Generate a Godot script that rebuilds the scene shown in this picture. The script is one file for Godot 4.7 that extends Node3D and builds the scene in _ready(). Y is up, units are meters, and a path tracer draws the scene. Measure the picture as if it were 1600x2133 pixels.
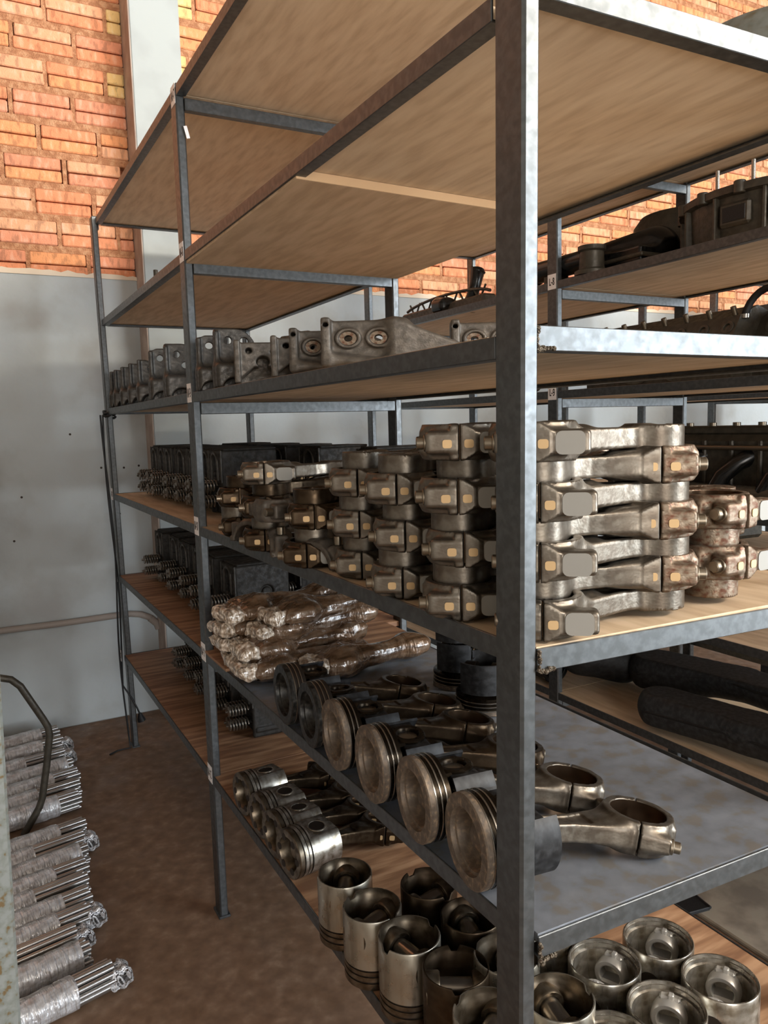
extends Node3D
# A spare-parts store room: steel racks of pistons, connecting rods, brackets and cylinder heads in front of a brick wall.

const T7 = 2.531
const T8 = 2.075
const T9 = 1.6663
const T10 = 1.2648
const T11 = 0.8703
const T12 = 0.4747
const LEVELS = [T7, T8, T9, T10, T11, T12]
const L1 = 1.545
const L2 = 1.533
const DEPTH = 0.716
const PX = 0.0255
const PZ = 0.058
const BH = 0.029
const WALL_Z = -3.57
const ORD = ["first", "second", "third", "fourth", "fifth", "sixth", "seventh", "eighth", "ninth", "tenth", "eleventh", "twelfth"]

var used := {}
var M := {}
var rng := RandomNumberGenerator.new()


# ------------------------------------------------------------------ mesh building
class MB:
	var v := PackedVector3Array()
	var n := PackedVector3Array()
	var ix := PackedInt32Array()

	func t3(a: Vector3, b: Vector3, c: Vector3, na: Vector3, nb: Vector3, nc: Vector3) -> void:
		var i := v.size()
		v.append(a); n.append(na)
		if (b - a).cross(c - a).dot(na + nb + nc) > 0.0:
			v.append(c); v.append(b); n.append(nc); n.append(nb)
		else:
			v.append(b); v.append(c); n.append(nb); n.append(nc)
		ix.append(i); ix.append(i + 1); ix.append(i + 2)

	func quad(a: Vector3, b: Vector3, c: Vector3, d: Vector3, nr: Vector3) -> void:
		t3(a, b, c, nr, nr, nr)
		t3(a, c, d, nr, nr, nr)

	func quad4(a: Vector3, b: Vector3, c: Vector3, d: Vector3, na: Vector3, nb: Vector3, nc: Vector3, nd: Vector3) -> void:
		t3(a, b, c, na, nb, nc)
		t3(a, c, d, na, nc, nd)

	# box with chamfered edges: s is the full size
	func box(tf: Transform3D, s: Vector3, bev := 0.0) -> MB:
		var h := s * 0.5
		var b := minf(bev, minf(h.x, minf(h.y, h.z)) * 0.9)
		var bs := tf.basis.orthonormalized()
		if b <= 0.0:
			for a in 3:
				for sg in [-1.0, 1.0]:
					var q := []
					for k in [[-1, -1], [1, -1], [1, 1], [-1, 1]]:
						var p := Vector3.ZERO
						p[a] = sg * h[a]; p[(a + 1) % 3] = k[0] * h[(a + 1) % 3]; p[(a + 2) % 3] = k[1] * h[(a + 2) % 3]
						q.append(tf * p)
					var nn := Vector3.ZERO
					nn[a] = sg
					quad(q[0], q[1], q[2], q[3], bs * nn)
			return self
		for a in 3:
			var e := (a + 1) % 3
			var f := (a + 2) % 3
			for sg in [-1.0, 1.0]:
				var q := []
				for k in [[-1, -1], [1, -1], [1, 1], [-1, 1]]:
					var p := Vector3.ZERO
					p[a] = sg * h[a]; p[e] = k[0] * (h[e] - b); p[f] = k[1] * (h[f] - b)
					q.append(tf * p)
				var nn := Vector3.ZERO
				nn[a] = sg
				quad(q[0], q[1], q[2], q[3], bs * nn)
				# chamfer between face a and face e
				for sk in [-1.0, 1.0]:
					var r := []
					for k in [[0, -1], [0, 1], [1, 1], [1, -1]]:
						var p := Vector3.ZERO
						p[f] = k[1] * (h[f] - b)
						p[a] = sg * (h[a] if k[0] == 0 else h[a] - b)
						p[e] = sk * (h[e] - b if k[0] == 0 else h[e])
						r.append(tf * p)
					var n2 := Vector3.ZERO
					n2[a] = sg; n2[e] = sk
					quad(r[0], r[1], r[2], r[3], bs * n2.normalized())
		for x in [-1.0, 1.0]:
			for y in [-1.0, 1.0]:
				for z in [-1.0, 1.0]:
					var nn := bs * Vector3(x, y, z).normalized()
					t3(tf * Vector3(x * h.x, y * (h.y - b), z * (h.z - b)), tf * Vector3(x * (h.x - b), y * h.y, z * (h.z - b)), tf * Vector3(x * (h.x - b), y * (h.y - b), z * h.z), nn, nn, nn)
		return self

	# turned shape about local y: prof holds Vector2(radius, y), walked so that the outside is on its right hand going up
	func lathe(tf: Transform3D, prof: Array, segs := 32, notches := [], notch_depth := 0.012, notch_half := 0.1, from_y := 1e9) -> MB:
		var bs := tf.basis.orthonormalized()
		var m := prof.size()
		var nr := []
		for i in m - 1:
			var d: Vector2 = prof[i + 1] - prof[i]
			nr.append(Vector2(d.y, -d.x).normalized() if d.length() > 1e-7 else Vector2(1, 0))
		for i in m - 1:
			var p0: Vector2 = prof[i]
			var p1: Vector2 = prof[i + 1]
			if (p1 - p0).length() < 1e-7:
				continue
			var n0: Vector2 = nr[i]
			var n1: Vector2 = nr[i]
			if i > 0 and nr[i - 1].dot(nr[i]) > 0.75:
				n0 = (nr[i - 1] + nr[i]).normalized()
			if i < m - 2 and nr[i + 1].dot(nr[i]) > 0.75:
				n1 = (nr[i + 1] + nr[i]).normalized()
			for k in segs:
				var a0 := TAU * k / segs
				var a1 := TAU * (k + 1) / segs
				var c0 := Vector2(cos(a0), sin(a0))
				var c1 := Vector2(cos(a1), sin(a1))
				var y00 := p0.y; var y01 := p0.y; var y10 := p1.y; var y11 := p1.y
				for w in notches:
					if absf(angle_difference(a0, w)) < notch_half:
						if p0.y > from_y: y00 -= notch_depth
						if p1.y > from_y: y10 -= notch_depth
					if absf(angle_difference(a1, w)) < notch_half:
						if p0.y > from_y: y01 -= notch_depth
						if p1.y > from_y: y11 -= notch_depth
				var a := tf * Vector3(p0.x * c0.x, y00, p0.x * c0.y)
				var b := tf * Vector3(p0.x * c1.x, y01, p0.x * c1.y)
				var c := tf * Vector3(p1.x * c1.x, y11, p1.x * c1.y)
				var d := tf * Vector3(p1.x * c0.x, y10, p1.x * c0.y)
				var na := bs * Vector3(n0.x * c0.x, n0.y, n0.x * c0.y)
				var nb := bs * Vector3(n0.x * c1.x, n0.y, n0.x * c1.y)
				var nc := bs * Vector3(n1.x * c1.x, n1.y, n1.x * c1.y)
				var nd := bs * Vector3(n1.x * c0.x, n1.y, n1.x * c0.y)
				if p0.x > 1e-6: t3(a, b, c, na, nb, nc)
				if p1.x > 1e-6: t3(a, c, d, na, nc, nd)
		return self

	func cyl(tf: Transform3D, r: float, h: float, segs := 20, bev := 0.0) -> MB:
		if bev > 0.0:
			return lathe(tf, [Vector2(0, 0), Vector2(r - bev, 0), Vector2(r, bev), Vector2(r, h - bev), Vector2(r - bev, h), Vector2(0, h)], segs)
		return lathe(tf, [Vector2(0, 0), Vector2(r, 0), Vector2(r, h), Vector2(0, h)], segs)

	# ring (pipe piece) about local y
	func ring(tf: Transform3D, r0: float, r1: float, h: float, segs := 32, b := 0.0) -> MB:
		return lathe(tf, [Vector2(r0, b), Vector2(r0 + b, 0), Vector2(r1 - b, 0), Vector2(r1, b), Vector2(r1, h - b), Vector2(r1 - b, h), Vector2(r0 + b, h), Vector2(r0, h - b), Vector2(r0, b)], segs)

	# tube swept along points; rad is a number or an array
	func tube(pts: Array, rad, sides := 8, capped := true) -> MB:
		var m := pts.size()
		var tg := []
		for i in m:
			tg.append((pts[mini(i + 1, m - 1)] - pts[maxi(i - 1, 0)]).normalized())
		var up := Vector3.UP if absf(tg[0].y) < 0.9 else Vector3.RIGHT
		var x: Vector3 = up.cross(tg[0]).normalized()
		var rings := []
		var nrs := []
		for i in m:
			x = (x - tg[i] * x.dot(tg[i])).normalized()
			var y: Vector3 = tg[i].cross(x)
			var r: float = rad[i] if rad is Array else rad
			var row := []
			var rn := []
			for k in sides:
				var a := TAU * k / sides
				var d := x * cos(a) + y * sin(a)
				rn.append(d)
				row.append(pts[i] + d * r)
			rings.append(row); nrs.append(rn)
		for i in m - 1:
			for k in sides:
				var j := (k + 1) % sides
				quad4(rings[i][k], rings[i][j], rings[i + 1][j], rings[i + 1][k], nrs[i][k], nrs[i][j], nrs[i + 1][j], nrs[i + 1][k])
		if capped:
			for e in [0, m - 1]:
				var nn: Vector3 = -tg[0] if e == 0 else tg[m - 1]
				for k in sides:
					t3(pts[e], rings[e][k], rings[e][(k + 1) % sides], nn, nn, nn)
		return self

	# polygon in local xy pushed along local z from 0 to depth
	func prism(tf: Transform3D, poly: PackedVector2Array, depth: float) -> MB:
		var bs := tf.basis.orthonormalized()
		var tri := Geometry2D.triangulate_polygon(poly)
		for k in range(0, tri.size(), 3):
			for z in [0.0, depth]:
				var nn := bs * Vector3(0, 0, -1 if z == 0.0 else 1)
				var q := []
				for j in 3:
					var p := poly[tri[k + j]]
					q.append(tf * Vector3(p.x, p.y, z))
				t3(q[0], q[1], q[2], nn, nn, nn)
		var cw := -1.0 if Geometry2D.is_polygon_clockwise(poly) else 1.0
		for i in poly.size():
			var a := poly[i]
			var b := poly[(i + 1) % poly.size()]
			var d := (b - a).normalized() * cw
			quad(tf * Vector3(a.x, a.y, 0), tf * Vector3(b.x, b.y, 0), tf * Vector3(b.x, b.y, depth), tf * Vector3(a.x, a.y, depth), bs * Vector3(d.y, -d.x, 0))
		return self

	func add(o: MB, tf: Transform3D) -> MB:
		var base := v.size()
		var bs := tf.basis.orthonormalized()
		for i in o.v.size():
			v.append(tf * o.v[i]); n.append(bs * o.n[i])
		for i in o.ix:
			ix.append(base + i)
		return self

	func mesh() -> ArrayMesh:
		var a := []
		a.resize(Mesh.ARRAY_MAX)
		a[Mesh.ARRAY_VERTEX] = v; a[Mesh.ARRAY_NORMAL] = n; a[Mesh.ARRAY_INDEX] = ix
		var m := ArrayMesh.new()
		if v.size():
			m.add_surface_from_arrays(Mesh.PRIMITIVE_TRIANGLES, a)
		return m


# surface nets of a signed distance field
func net(f: Callable, lo: Vector3, hi: Vector3, h: float) -> MB:
	var B := 4
	var nb := Vector3i(((hi - lo) / (h * B)).ceil()) + Vector3i.ONE
	var nx := nb.x * B
	var ny := nb.y * B
	var nz := nb.z * B
	var sy := nx
	var sz := nx * ny
	var val := PackedFloat32Array()
	val.resize(nx * ny * nz)
	val.fill(1.0)
	var act := []
	var reach := h * B * 0.87 * 1.25
	for bz in nb.z:
		for by in nb.y:
			for bx in nb.x:
				var c: float = f.call(lo + (Vector3(bx, by, bz) * B + Vector3.ONE * (B * 0.5 - 0.5)) * h)
				if absf(c) > reach:
					if c < 0.0:
						for z in range(bz * B, bz * B + B):
							for y in range(by * B, by * B + B):
								for x in range(bx * B, bx * B + B):
									val[x + y * sy + z * sz] = c
				else:
					act.append(Vector3i(bx, by, bz) * B)
					for z in range(bz * B, bz * B + B):
						for y in range(by * B, by * B + B):
							for x in range(bx * B, bx * B + B):
								val[x + y * sy + z * sz] = f.call(lo + Vector3(x, y, z) * h)
	var out := MB.new()
	var cell := {}
	for a in act:
		for z in range(a.z, mini(a.z + B, nz - 1)):
			for y in range(a.y, mini(a.y + B, ny - 1)):
				for x in range(a.x, mini(a.x + B, nx - 1)):
					var i: int = x + y * sy + z * sz
					var v0 := val[i]; var v1 := val[i + 1]; var v2 := val[i + sy]; var v3 := val[i + sy + 1]
					var v4 := val[i + sz]; var v5 := val[i + sz + 1]; var v6 := val[i + sz + sy]; var v7 := val[i + sz + sy + 1]
					var neg := int(v0 < 0) + int(v1 < 0) + int(v2 < 0) + int(v3 < 0) + int(v4 < 0) + int(v5 < 0) + int(v6 < 0) + int(v7 < 0)
					if neg == 0 or neg == 8:
						continue
					var s := Vector3.ZERO
					var k := 0
					if (v0 < 0) != (v1 < 0): s += Vector3(v0 / (v0 - v1), 0, 0); k += 1
					if (v2 < 0) != (v3 < 0): s += Vector3(v2 / (v2 - v3), 1, 0); k += 1
					if (v4 < 0) != (v5 < 0): s += Vector3(v4 / (v4 - v5), 0, 1); k += 1
					if (v6 < 0) != (v7 < 0): s += Vector3(v6 / (v6 - v7), 1, 1); k += 1
					if (v0 < 0) != (v2 < 0): s += Vector3(0, v0 / (v0 - v2), 0); k += 1
					if (v1 < 0) != (v3 < 0): s += Vector3(1, v1 / (v1 - v3), 0); k += 1
					if (v4 < 0) != (v6 < 0): s += Vector3(0, v4 / (v4 - v6), 1); k += 1
					if (v5 < 0) != (v7 < 0): s += Vector3(1, v5 / (v5 - v7), 1); k += 1
					if (v0 < 0) != (v4 < 0): s += Vector3(0, 0, v0 / (v0 - v4)); k += 1
					if (v1 < 0) != (v5 < 0): s += Vector3(1, 0, v1 / (v1 - v5)); k += 1
					if (v2 < 0) != (v6 < 0): s += Vector3(0, 1, v2 / (v2 - v6)); k += 1
					if (v3 < 0) != (v7 < 0): s += Vector3(1, 1, v3 / (v3 - v7)); k += 1
					var g := Vector3(v1 + v3 + v5 + v7 - v0 - v2 - v4 - v6, v2 + v3 + v6 + v7 - v0 - v1 - v4 - v5, v4 + v5 + v6 + v7 - v0 - v1 - v2 - v3)
					cell[i] = out.v.size()
					out.v.append(lo + (Vector3(x, y, z) + s / k) * h)
					out.n.append(g.normalized() if g.length() > 1e-9 else Vector3.UP)
	for i: int in cell:
		var v0 := val[i]
		for ax in 3:
			var e: int = [1, sy, sz][ax]
			if (v0 < 0) == (val[i + e] < 0):
				continue
			var p: int = [sy, sz, 1][ax]
			var q: int = [sz, 1, sy][ax]
			if not (cell.has(i - p) and cell.has(i - q) and cell.has(i - p - q)):
				continue
			var c := [cell[i], cell[i - p], cell[i - p - q], cell[i - q]]
			if v0 < 0:
				c = [c[0], c[3], c[2], c[1]]
			for t in [[0, 1, 2], [0, 2, 3]]:
				out.ix.append(c[t[0]]); out.ix.append(c[t[1]]); out.ix.append(c[t[2]])
	# clockwise seen from outside
	if out.ix.size():
		var bad := 0
		for t in range(0, mini(out.ix.size(), 900), 3):
			var a := out.ix[t]; var b := out.ix[t + 1]; var c := out.ix[t + 2]
			if (out.v[b] - out.v[a]).cross(out.v[c] - out.v[a]).dot(out.n[a] + out.n[b] + out.n[c]) > 0.0:
				bad += 1
		if bad > mini(out.ix.size(), 900) / 6:
			for t in range(0, out.ix.size(), 3):
				var b := out.ix[t + 1]
				out.ix[t + 1] = out.ix[t + 2]; out.ix[t + 2] = b
	return out


func sbox(p: Vector3, c: Vector3, h: Vector3, r := 0.0) -> float:
	var q := (p - c).abs() - h + Vector3(r, r, r)
	return Vector3(maxf(q.x, 0), maxf(q.y, 0), maxf(q.z, 0)).length() + minf(maxf(q.x, maxf(q.y, q.z)), 0.0) - r


func scyl(p: Vector3, c: Vector3, ax: int, r: float, h: float) -> float:
	var q := p - c
	var a := absf(q[ax]) - h
	q[ax] = 0.0
	var d := q.length() - r
	return minf(maxf(d, a), 0.0) + Vector2(maxf(d, 0), maxf(a, 0)).length()


func scap(p: Vector3, a: Vector3, b: Vector3, ra: float, rb: float) -> float:
	var ab := b - a
	var t := clampf((p - a).dot(ab) / ab.length_squared(), 0, 1)
	return (p - a - ab * t).length() - lerpf(ra, rb, t)


func smin(a: float, b: float, k: float) -> float:
	var h := maxf(k - absf(a - b), 0.0) / k
	return minf(a, b) - h * h * k * 0.25


# ------------------------------------------------------------------ naming
func numbered(called: String) -> String:
	var k: int = used.get(called, 0)
	used[called] = k + 1
	return called if k == 0 else "%s_%03d" % [called, k]


func sibling(parent: Node, called: String) -> String:
	var key := "n_" + called
	var k: int = parent.get_meta(key, 0)
	parent.set_meta(key, k + 1)
	return called if k == 0 else "%s_%03d" % [called, k]


func tag(o: Node, label: String, category: String, group := "") -> void:
	o.set_meta("label", label); o.set_meta("category", category)
	if group: o.set_meta("group", group)


func thing(called: String, label: String, category: String, at := Vector3.ZERO, basis_ := Basis.IDENTITY, group := "") -> Node3D:
	var o := Node3D.new()
	o.name = numbered(called)
	add_child(o)
	o.transform = Transform3D(basis_, at)
	tag(o, label, category, group)
	return o


func part(called: String, m, mat: Material, parent: Node, at := Transform3D.IDENTITY) -> MeshInstance3D:
	var o := MeshInstance3D.new()
	o.mesh = m.mesh() if m is MB else m
	o.material_override = mat
	o.name = sibling(parent, called) if parent != self else numbered(called)
	o.transform = at
	parent.add_child(o)
	return o


func solid(called: String, m, mat: Material, label: String, category: String, at := Transform3D.IDENTITY, group := "") -> MeshInstance3D:
	var o := part(called, m, mat, self, at)
	tag(o, label, category, group)
	return o


func struct(called: String, m, mat: Material, at := Transform3D.IDENTITY) -> MeshInstance3D:
	var o := part(called, m, mat, self, at)
	o.set_meta("kind", "structure")
	return o


func dup(src: Node3D, label: String, at: Vector3, basis_ := Basis.IDENTITY, group := "") -> Node3D:
	var o := src.duplicate() as Node3D
	var stem := String(src.name)
	if stem.length() > 4 and stem.right(4).begins_with("_") and stem.right(3).is_valid_int(): stem = stem.left(-4)
	o.name = numbered(stem)
	add_child(o)
	o.transform = Transform3D(basis_, at)
	o.set_meta("label", label)
	if group: o.set_meta("group", group)
	return o


func tf(x: float, y: float, z: float, b := Basis.IDENTITY) -> Transform3D:
	return Transform3D(b, Vector3(x, y, z))


func rx(d: float) -> Basis: return Basis(Vector3.RIGHT, deg_to_rad(d))
func ry(d: float) -> Basis: return Basis(Vector3.UP, deg_to_rad(d))
func rz(d: float) -> Basis: return Basis(Vector3.BACK, deg_to_rad(d))


# ------------------------------------------------------------------ materials
func noise(sd: int, freq: float, oct := 4, type := FastNoiseLite.TYPE_SIMPLEX_SMOOTH) -> FastNoiseLite:
	var n := FastNoiseLite.new()
	n.seed = sd; n.frequency = freq; n.fractal_octaves = oct; n.noise_type = type
	return n


# a tiling picture: value noise mapped through colours
func tex(sd: int, freq: float, cols: Array, stops: Array, size := 512, oct := 4, stretch := Vector2i(1, 1)) -> ImageTexture:
	var n := noise(sd, freq, oct)
	var im := n.get_seamless_image(size / stretch.x, size / stretch.y, false, false, 0.1)
	im.convert(Image.FORMAT_L8)
	if stretch != Vector2i.ONE:
		im.resize(size, size, Image.INTERPOLATE_CUBIC)
	var g := Gradient.new()
	g.offsets = PackedFloat32Array(stops); g.colors = PackedColorArray(cols)
	var lut := PackedByteArray()
	for i in 256:
		var c := g.sample(i / 255.0)
		lut.append(int(c.r * 255)); lut.append(int(c.g * 255)); lut.append(int(c.b * 255))
	var src := im.get_data()
	var dst := PackedByteArray()
	dst.resize(src.size() * 3)
	for i in src.size():
		var q := src[i] * 3
		dst[i * 3] = lut[q]; dst[i * 3 + 1] = lut[q + 1]; dst[i * 3 + 2] = lut[q + 2]
	return ImageTexture.create_from_image(Image.create_from_data(size, size, false, Image.FORMAT_RGB8, dst))


func grey(sd: int, freq: float, lo: float, hi: float, size := 512, oct := 4, stretch := Vector2i(1, 1)) -> ImageTexture:
	return tex(sd, freq, [Color(lo, lo, lo), Color(hi, hi, hi)], [0.25, 0.75], size, oct, stretch)


func mat(col: Color, rough: float, metal := 0.0, t: Texture2D = null, scale := 2.0, bump: Texture2D = null, bump_cm := 0.1, world := false) -> StandardMaterial3D:
	var m := StandardMaterial3D.new()
	m.albedo_color = col; m.roughness = rough; m.metallic = metal
	m.uv1_triplanar = true; m.uv1_world_triplanar = world
	m.uv1_scale = Vector3.ONE * scale
	if t: m.albedo_texture = t
	if bump:
		m.heightmap_enabled = true
		m.heightmap_texture = bump; m.heightmap_scale = bump_cm
	return m


func with_rough(m: StandardMaterial3D, t: Texture2D) -> StandardMaterial3D:
	m.roughness = 1.0
	m.roughness_texture = t
	m.roughness_texture_channel = BaseMaterial3D.TEXTURE_CHANNEL_RED
	return m


func make_materials() -> void:
	var C := func(r, g, b): return Color(r, g, b)
	var W := Color.WHITE
	var fine := grey(11, 0.03, 0.3, 0.8)
	var cast := grey(12, 0.09, 0.2, 0.9, 512, 3)
	var steel_t := tex(1, 0.03, [C.call(0.345, 0.355, 0.36), C.call(0.365, 0.378, 0.385), C.call(0.39, 0.402, 0.41)], [0.3, 0.5, 0.72], 512, 6)
	M.steel = with_rough(mat(W, 0.5, 0.82, steel_t, 3.0), grey(13, 0.03, 0.37, 0.46, 512, 5))
	M.weld = mat(C.call(0.62, 0.6, 0.56), 0.45, 0.7, tex(2, 0.06, [C.call(0.4, 0.33, 0.27), C.call(0.75, 0.72, 0.68)], [0.35, 0.6]), 8.0, cast, 0.3)
	var ply_t := tex(3, 0.02, [C.call(0.74, 0.635, 0.515), C.call(0.785, 0.685, 0.56), C.call(0.82, 0.72, 0.60)], [0.25, 0.5, 0.75], 1024, 5, Vector2i(1, 6))
	M.ply = mat(W, 0.75, 0.0, ply_t, 1.1)
	var ply_old := tex(4, 0.02, [C.call(0.755, 0.665, 0.555), C.call(0.815, 0.73, 0.617), C.call(0.85, 0.77, 0.66)], [0.1, 0.45, 0.8], 1024, 7, Vector2i(1, 6))
	M.ply_old = mat(W, 0.75, 0.0, ply_old, 1.3)
	var ply_red := tex(5, 0.02, [C.call(0.50, 0.36, 0.26), C.call(0.60, 0.45, 0.33), C.call(0.70, 0.55, 0.42)], [0.25, 0.5, 0.75], 1024, 5, Vector2i(8, 1))
	M.ply_red = mat(W, 0.6, 0.0, ply_red, 1.2)
	M.ply_edge = mat(C.call(0.82, 0.68, 0.52), 0.8)
	var sheet_t := tex(6, 0.012, [C.call(0.455, 0.44, 0.425), C.call(0.46, 0.475, 0.50), C.call(0.495, 0.51, 0.54)], [0.25, 0.45, 0.8], 1024, 7)
	M.sheet = with_rough(mat(W, 0.4, 0.25, sheet_t, 1.4), grey(14, 0.02, 0.3, 0.55, 512, 5, Vector2i(4, 1)))
	var rod_t := tex(7, 0.02, [C.call(0.375, 0.34, 0.30), C.call(0.42, 0.39, 0.35), C.call(0.475, 0.45, 0.41)], [0.3, 0.5, 0.75], 512, 5)
	M.rod = with_rough(mat(W, 0.4, 0.85, rod_t, 4.0, cast, 0.012), grey(15, 0.03, 0.36, 0.46))
	var rod_r := tex(8, 0.03, [C.call(0.38, 0.25, 0.19), C.call(0.45, 0.385, 0.32), C.call(0.52, 0.47, 0.41)], [0.25, 0.42, 0.7], 512, 6)
	M.rod_rust = with_rough(mat(W, 0.45, 0.75, rod_r, 5.0, cast, 0.02), grey(16, 0.03, 0.35, 0.65))
	M.rod_dark = with_rough(mat(C.call(0.62, 0.55, 0.47), 0.4, 0.85, rod_t, 4.0), grey(17, 0.03, 0.28, 0.5))
	M.bore = mat(C.call(0.46, 0.37, 0.29), 0.25, 0.95, null)
	M.pad = mat(C.call(0.76, 0.64, 0.47), 0.5, 0.4)
	M.machined = mat(C.call(0.55, 0.54, 0.515), 0.55, 0.3)
	M.bolt = mat(C.call(0.5, 0.46, 0.4), 0.35, 0.9)
	var crown_t := tex(10, 0.02, [C.call(0.36, 0.315, 0.27), C.call(0.415, 0.37, 0.325), C.call(0.60, 0.51, 0.41)], [0.2, 0.6, 0.9], 512, 6)
	M.crown = mat(W, 0.55, 0.35, crown_t, 6.0, cast, 0.03)
	M.crown_clean = mat(C.call(0.36, 0.35, 0.33), 0.42, 0.6, fine, 4.0)
	M.pist = with_rough(mat(C.call(0.42, 0.39, 0.35), 0.35, 0.9, rod_t, 3.0), grey(18, 0.02, 0.22, 0.45))
	M.band = mat(C.call(0.62, 0.6, 0.57), 0.25, 0.95)
	M.skirt = mat(C.call(0.24, 0.245, 0.255), 0.5, 0.2, fine, 3.0)
	var alu_t := tex(19, 0.02, [C.call(0.48, 0.44, 0.38), C.call(0.68, 0.655, 0.61), C.call(0.80, 0.785, 0.75)], [0.25, 0.5, 0.75], 512, 5)
	M.alu = with_rough(mat(W, 0.3, 0.9, alu_t, 3.0), grey(20, 0.02, 0.2, 0.42, 512, 5, Vector2i(1, 8)))
	M.alu_worn = with_rough(mat(C.call(0.82, 0.81, 0.79), 0.35, 0.85, tex(21, 0.015, [C.call(0.42, 0.38, 0.33), C.call(0.68, 0.65, 0.60), C.call(0.80, 0.78, 0.73)], [0.22, 0.36, 0.7], 512, 6, Vector2i(1, 8)), 3.0), grey(22, 0.02, 0.22, 0.5))
	M.alu_dark = mat(C.call(0.62, 0.58, 0.53), 0.32, 0.85, alu_t, 3.0)
	M.boss = mat(C.call(0.78, 0.77, 0.75), 0.38, 0.5)
	M.groove = mat(C.call(0.2, 0.17, 0.145), 0.5, 0.7)
	var iron_t := tex(23, 0.02, [C.call(0.29, 0.28, 0.265), C.call(0.33, 0.32, 0.305), C.call(0.37, 0.36, 0.34)], [0.3, 0.5, 0.75], 512, 5)
	M.iron = with_rough(mat(C.call(0.85, 0.84, 0.83), 0.5, 0.45, iron_t, 4.0, cast, 0.03), grey(24, 0.03, 0.36, 0.6))
	M.iron_light = with_rough(mat(C.call(1.08, 1.04, 1.0), 0.5, 0.5, iron_t, 4.0, cast, 0.03), grey(25, 0.03, 0.4, 0.65))
	M.black = with_rough(mat(C.call(0.8, 0.77, 0.7), 0.5, 0.3, iron_t, 3.0, cast, 0.04), grey(26, 0.03, 0.35, 0.6))  # lightened to put the pale haze over the castings into their colour
	M.head = with_rough(mat(C.call(0.46, 0.43, 0.39), 0.5, 0.0, iron_t, 3.0, cast, 0.04), grey(31, 0.03, 0.6, 0.85))
	M.spring = mat(C.call(0.5, 0.47, 0.43), 0.32, 0.85)
	M.rubber = mat(C.call(0.10, 0.10, 0.105), 0.6, 0.0, cast, 4.0)
	M.plastic = mat(C.call(0.23, 0.235, 0.24), 0.62, 0.0, fine, 3.0)
	M.gloss = mat(C.call(0.16, 0.16, 0.155), 0.25, 0.2, fine, 3.0)
	M.cable = mat(C.call(0.03, 0.035, 0.05), 0.5)
	M.tag = mat(C.call(0.98, 0.97, 0.97), 0.6)
	M.ink = mat(C.call(0.05, 0.05, 0.05), 0.7)
	var wrinkle := grey(27, 0.035, 0.0, 1.0, 512, 4, Vector2i(1, 4))
	M.film = mat(C.call(1.0, 0.98, 0.95), 0.3, 0.1, tex(28, 0.03, [C.call(0.5, 0.43, 0.36), C.call(0.75, 0.69, 0.62), C.call(0.97, 0.95, 0.93)], [0.3, 0.5, 0.72], 512, 5), 4.0, wrinkle, 0.6)
	M.wrap = mat(C.call(0.53, 0.46, 0.395), 0.26, 0.2, tex(29, 0.03, [C.call(0.5, 0.42, 0.34), C.call(0.8, 0.7, 0.6), W], [0.3, 0.5, 0.75], 512, 4, Vector2i(6, 1)), 3.0, wrinkle, 0.25)
	M.wrap.clearcoat_enabled = true; M.wrap.clearcoat = 1.0; M.wrap.clearcoat_roughness = 0.1
	M.film.clearcoat_enabled = true; M.film.clearcoat = 1.0; M.film.clearcoat_roughness = 0.12
	M.silver = mat(C.call(0.97, 0.97, 0.98), 0.3, 0.3, tex(30, 0.03, [C.call(0.72, 0.70, 0.69), C.call(0.84, 0.84, 0.84), C.call(0.95, 0.95, 0.95)], [0.25, 0.5, 0.8], 512, 4, Vector2i(4, 1)), 4.0, wrinkle, 0.45)
	M.silver.clearcoat_enabled = true; M.silver.clearcoat = 1.0; M.silver.clearcoat_roughness = 0.12
	M.tubing = mat(C.call(0.72, 0.71, 0.70), 0.3, 0.9)
	# setting
	for k in 5:
		var b: Color = [Color(0.88, 0.58, 0.42), Color(0.90, 0.62, 0.43), Color(0.86, 0.58, 0.45), Color(0.89, 0.66, 0.51), Color(0.93, 0.79, 0.54)][k]
		M["brick%d" % k] = mat(W, 0.9, 0.0, tex(40 + k, 0.02, [b.darkened(0.16), b, b, b.lightened(0.2)], [0.2, 0.4, 0.6, 0.85], 512, 6, Vector2i(1, 3)), 2.3, cast, 0.15, true)
	M.mortar = mat(W, 0.95, 0.0, tex(50, 0.02, [C.call(0.66, 0.46, 0.33), C.call(0.73, 0.53, 0.39), C.call(0.78, 0.60, 0.46)], [0.3, 0.5, 0.75], 512, 6), 2.0, cast, 0.4, true)
	M.joint = mat(C.call(0.45, 0.26, 0.17), 0.95)
	M.plaster = mat(W, 0.85, 0.0, tex(51, 0.004, [C.call(0.66, 0.67, 0.665), C.call(0.705, 0.73, 0.735), C.call(0.725, 0.755, 0.765)], [0.15, 0.42, 0.8], 1024, 8), 0.45, cast, 0.06, true)
	M.pillar = mat(W, 0.85, 0.0, tex(52, 0.006, [C.call(0.66, 0.69, 0.695), C.call(0.70, 0.735, 0.74)], [0.3, 0.7], 512, 5), 0.7, null, 0.0, true)
	M.pillar_side = mat(W, 0.9, 0.0, tex(53, 0.01, [C.call(0.62, 0.56, 0.52), C.call(0.70, 0.65, 0.61)], [0.3, 0.7], 512, 5), 1.0, null, 0.0, true)
	M.crumb = mat(C.call(0.90, 0.84, 0.76), 0.95)
	var fl := tex(54, 0.03, [C.call(0.46, 0.36, 0.28), C.call(0.495, 0.39, 0.305), C.call(0.52, 0.415, 0.33), C.call(0.59, 0.49, 0.40)], [0.2, 0.45, 0.65, 0.92], 1024, 9)
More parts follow.
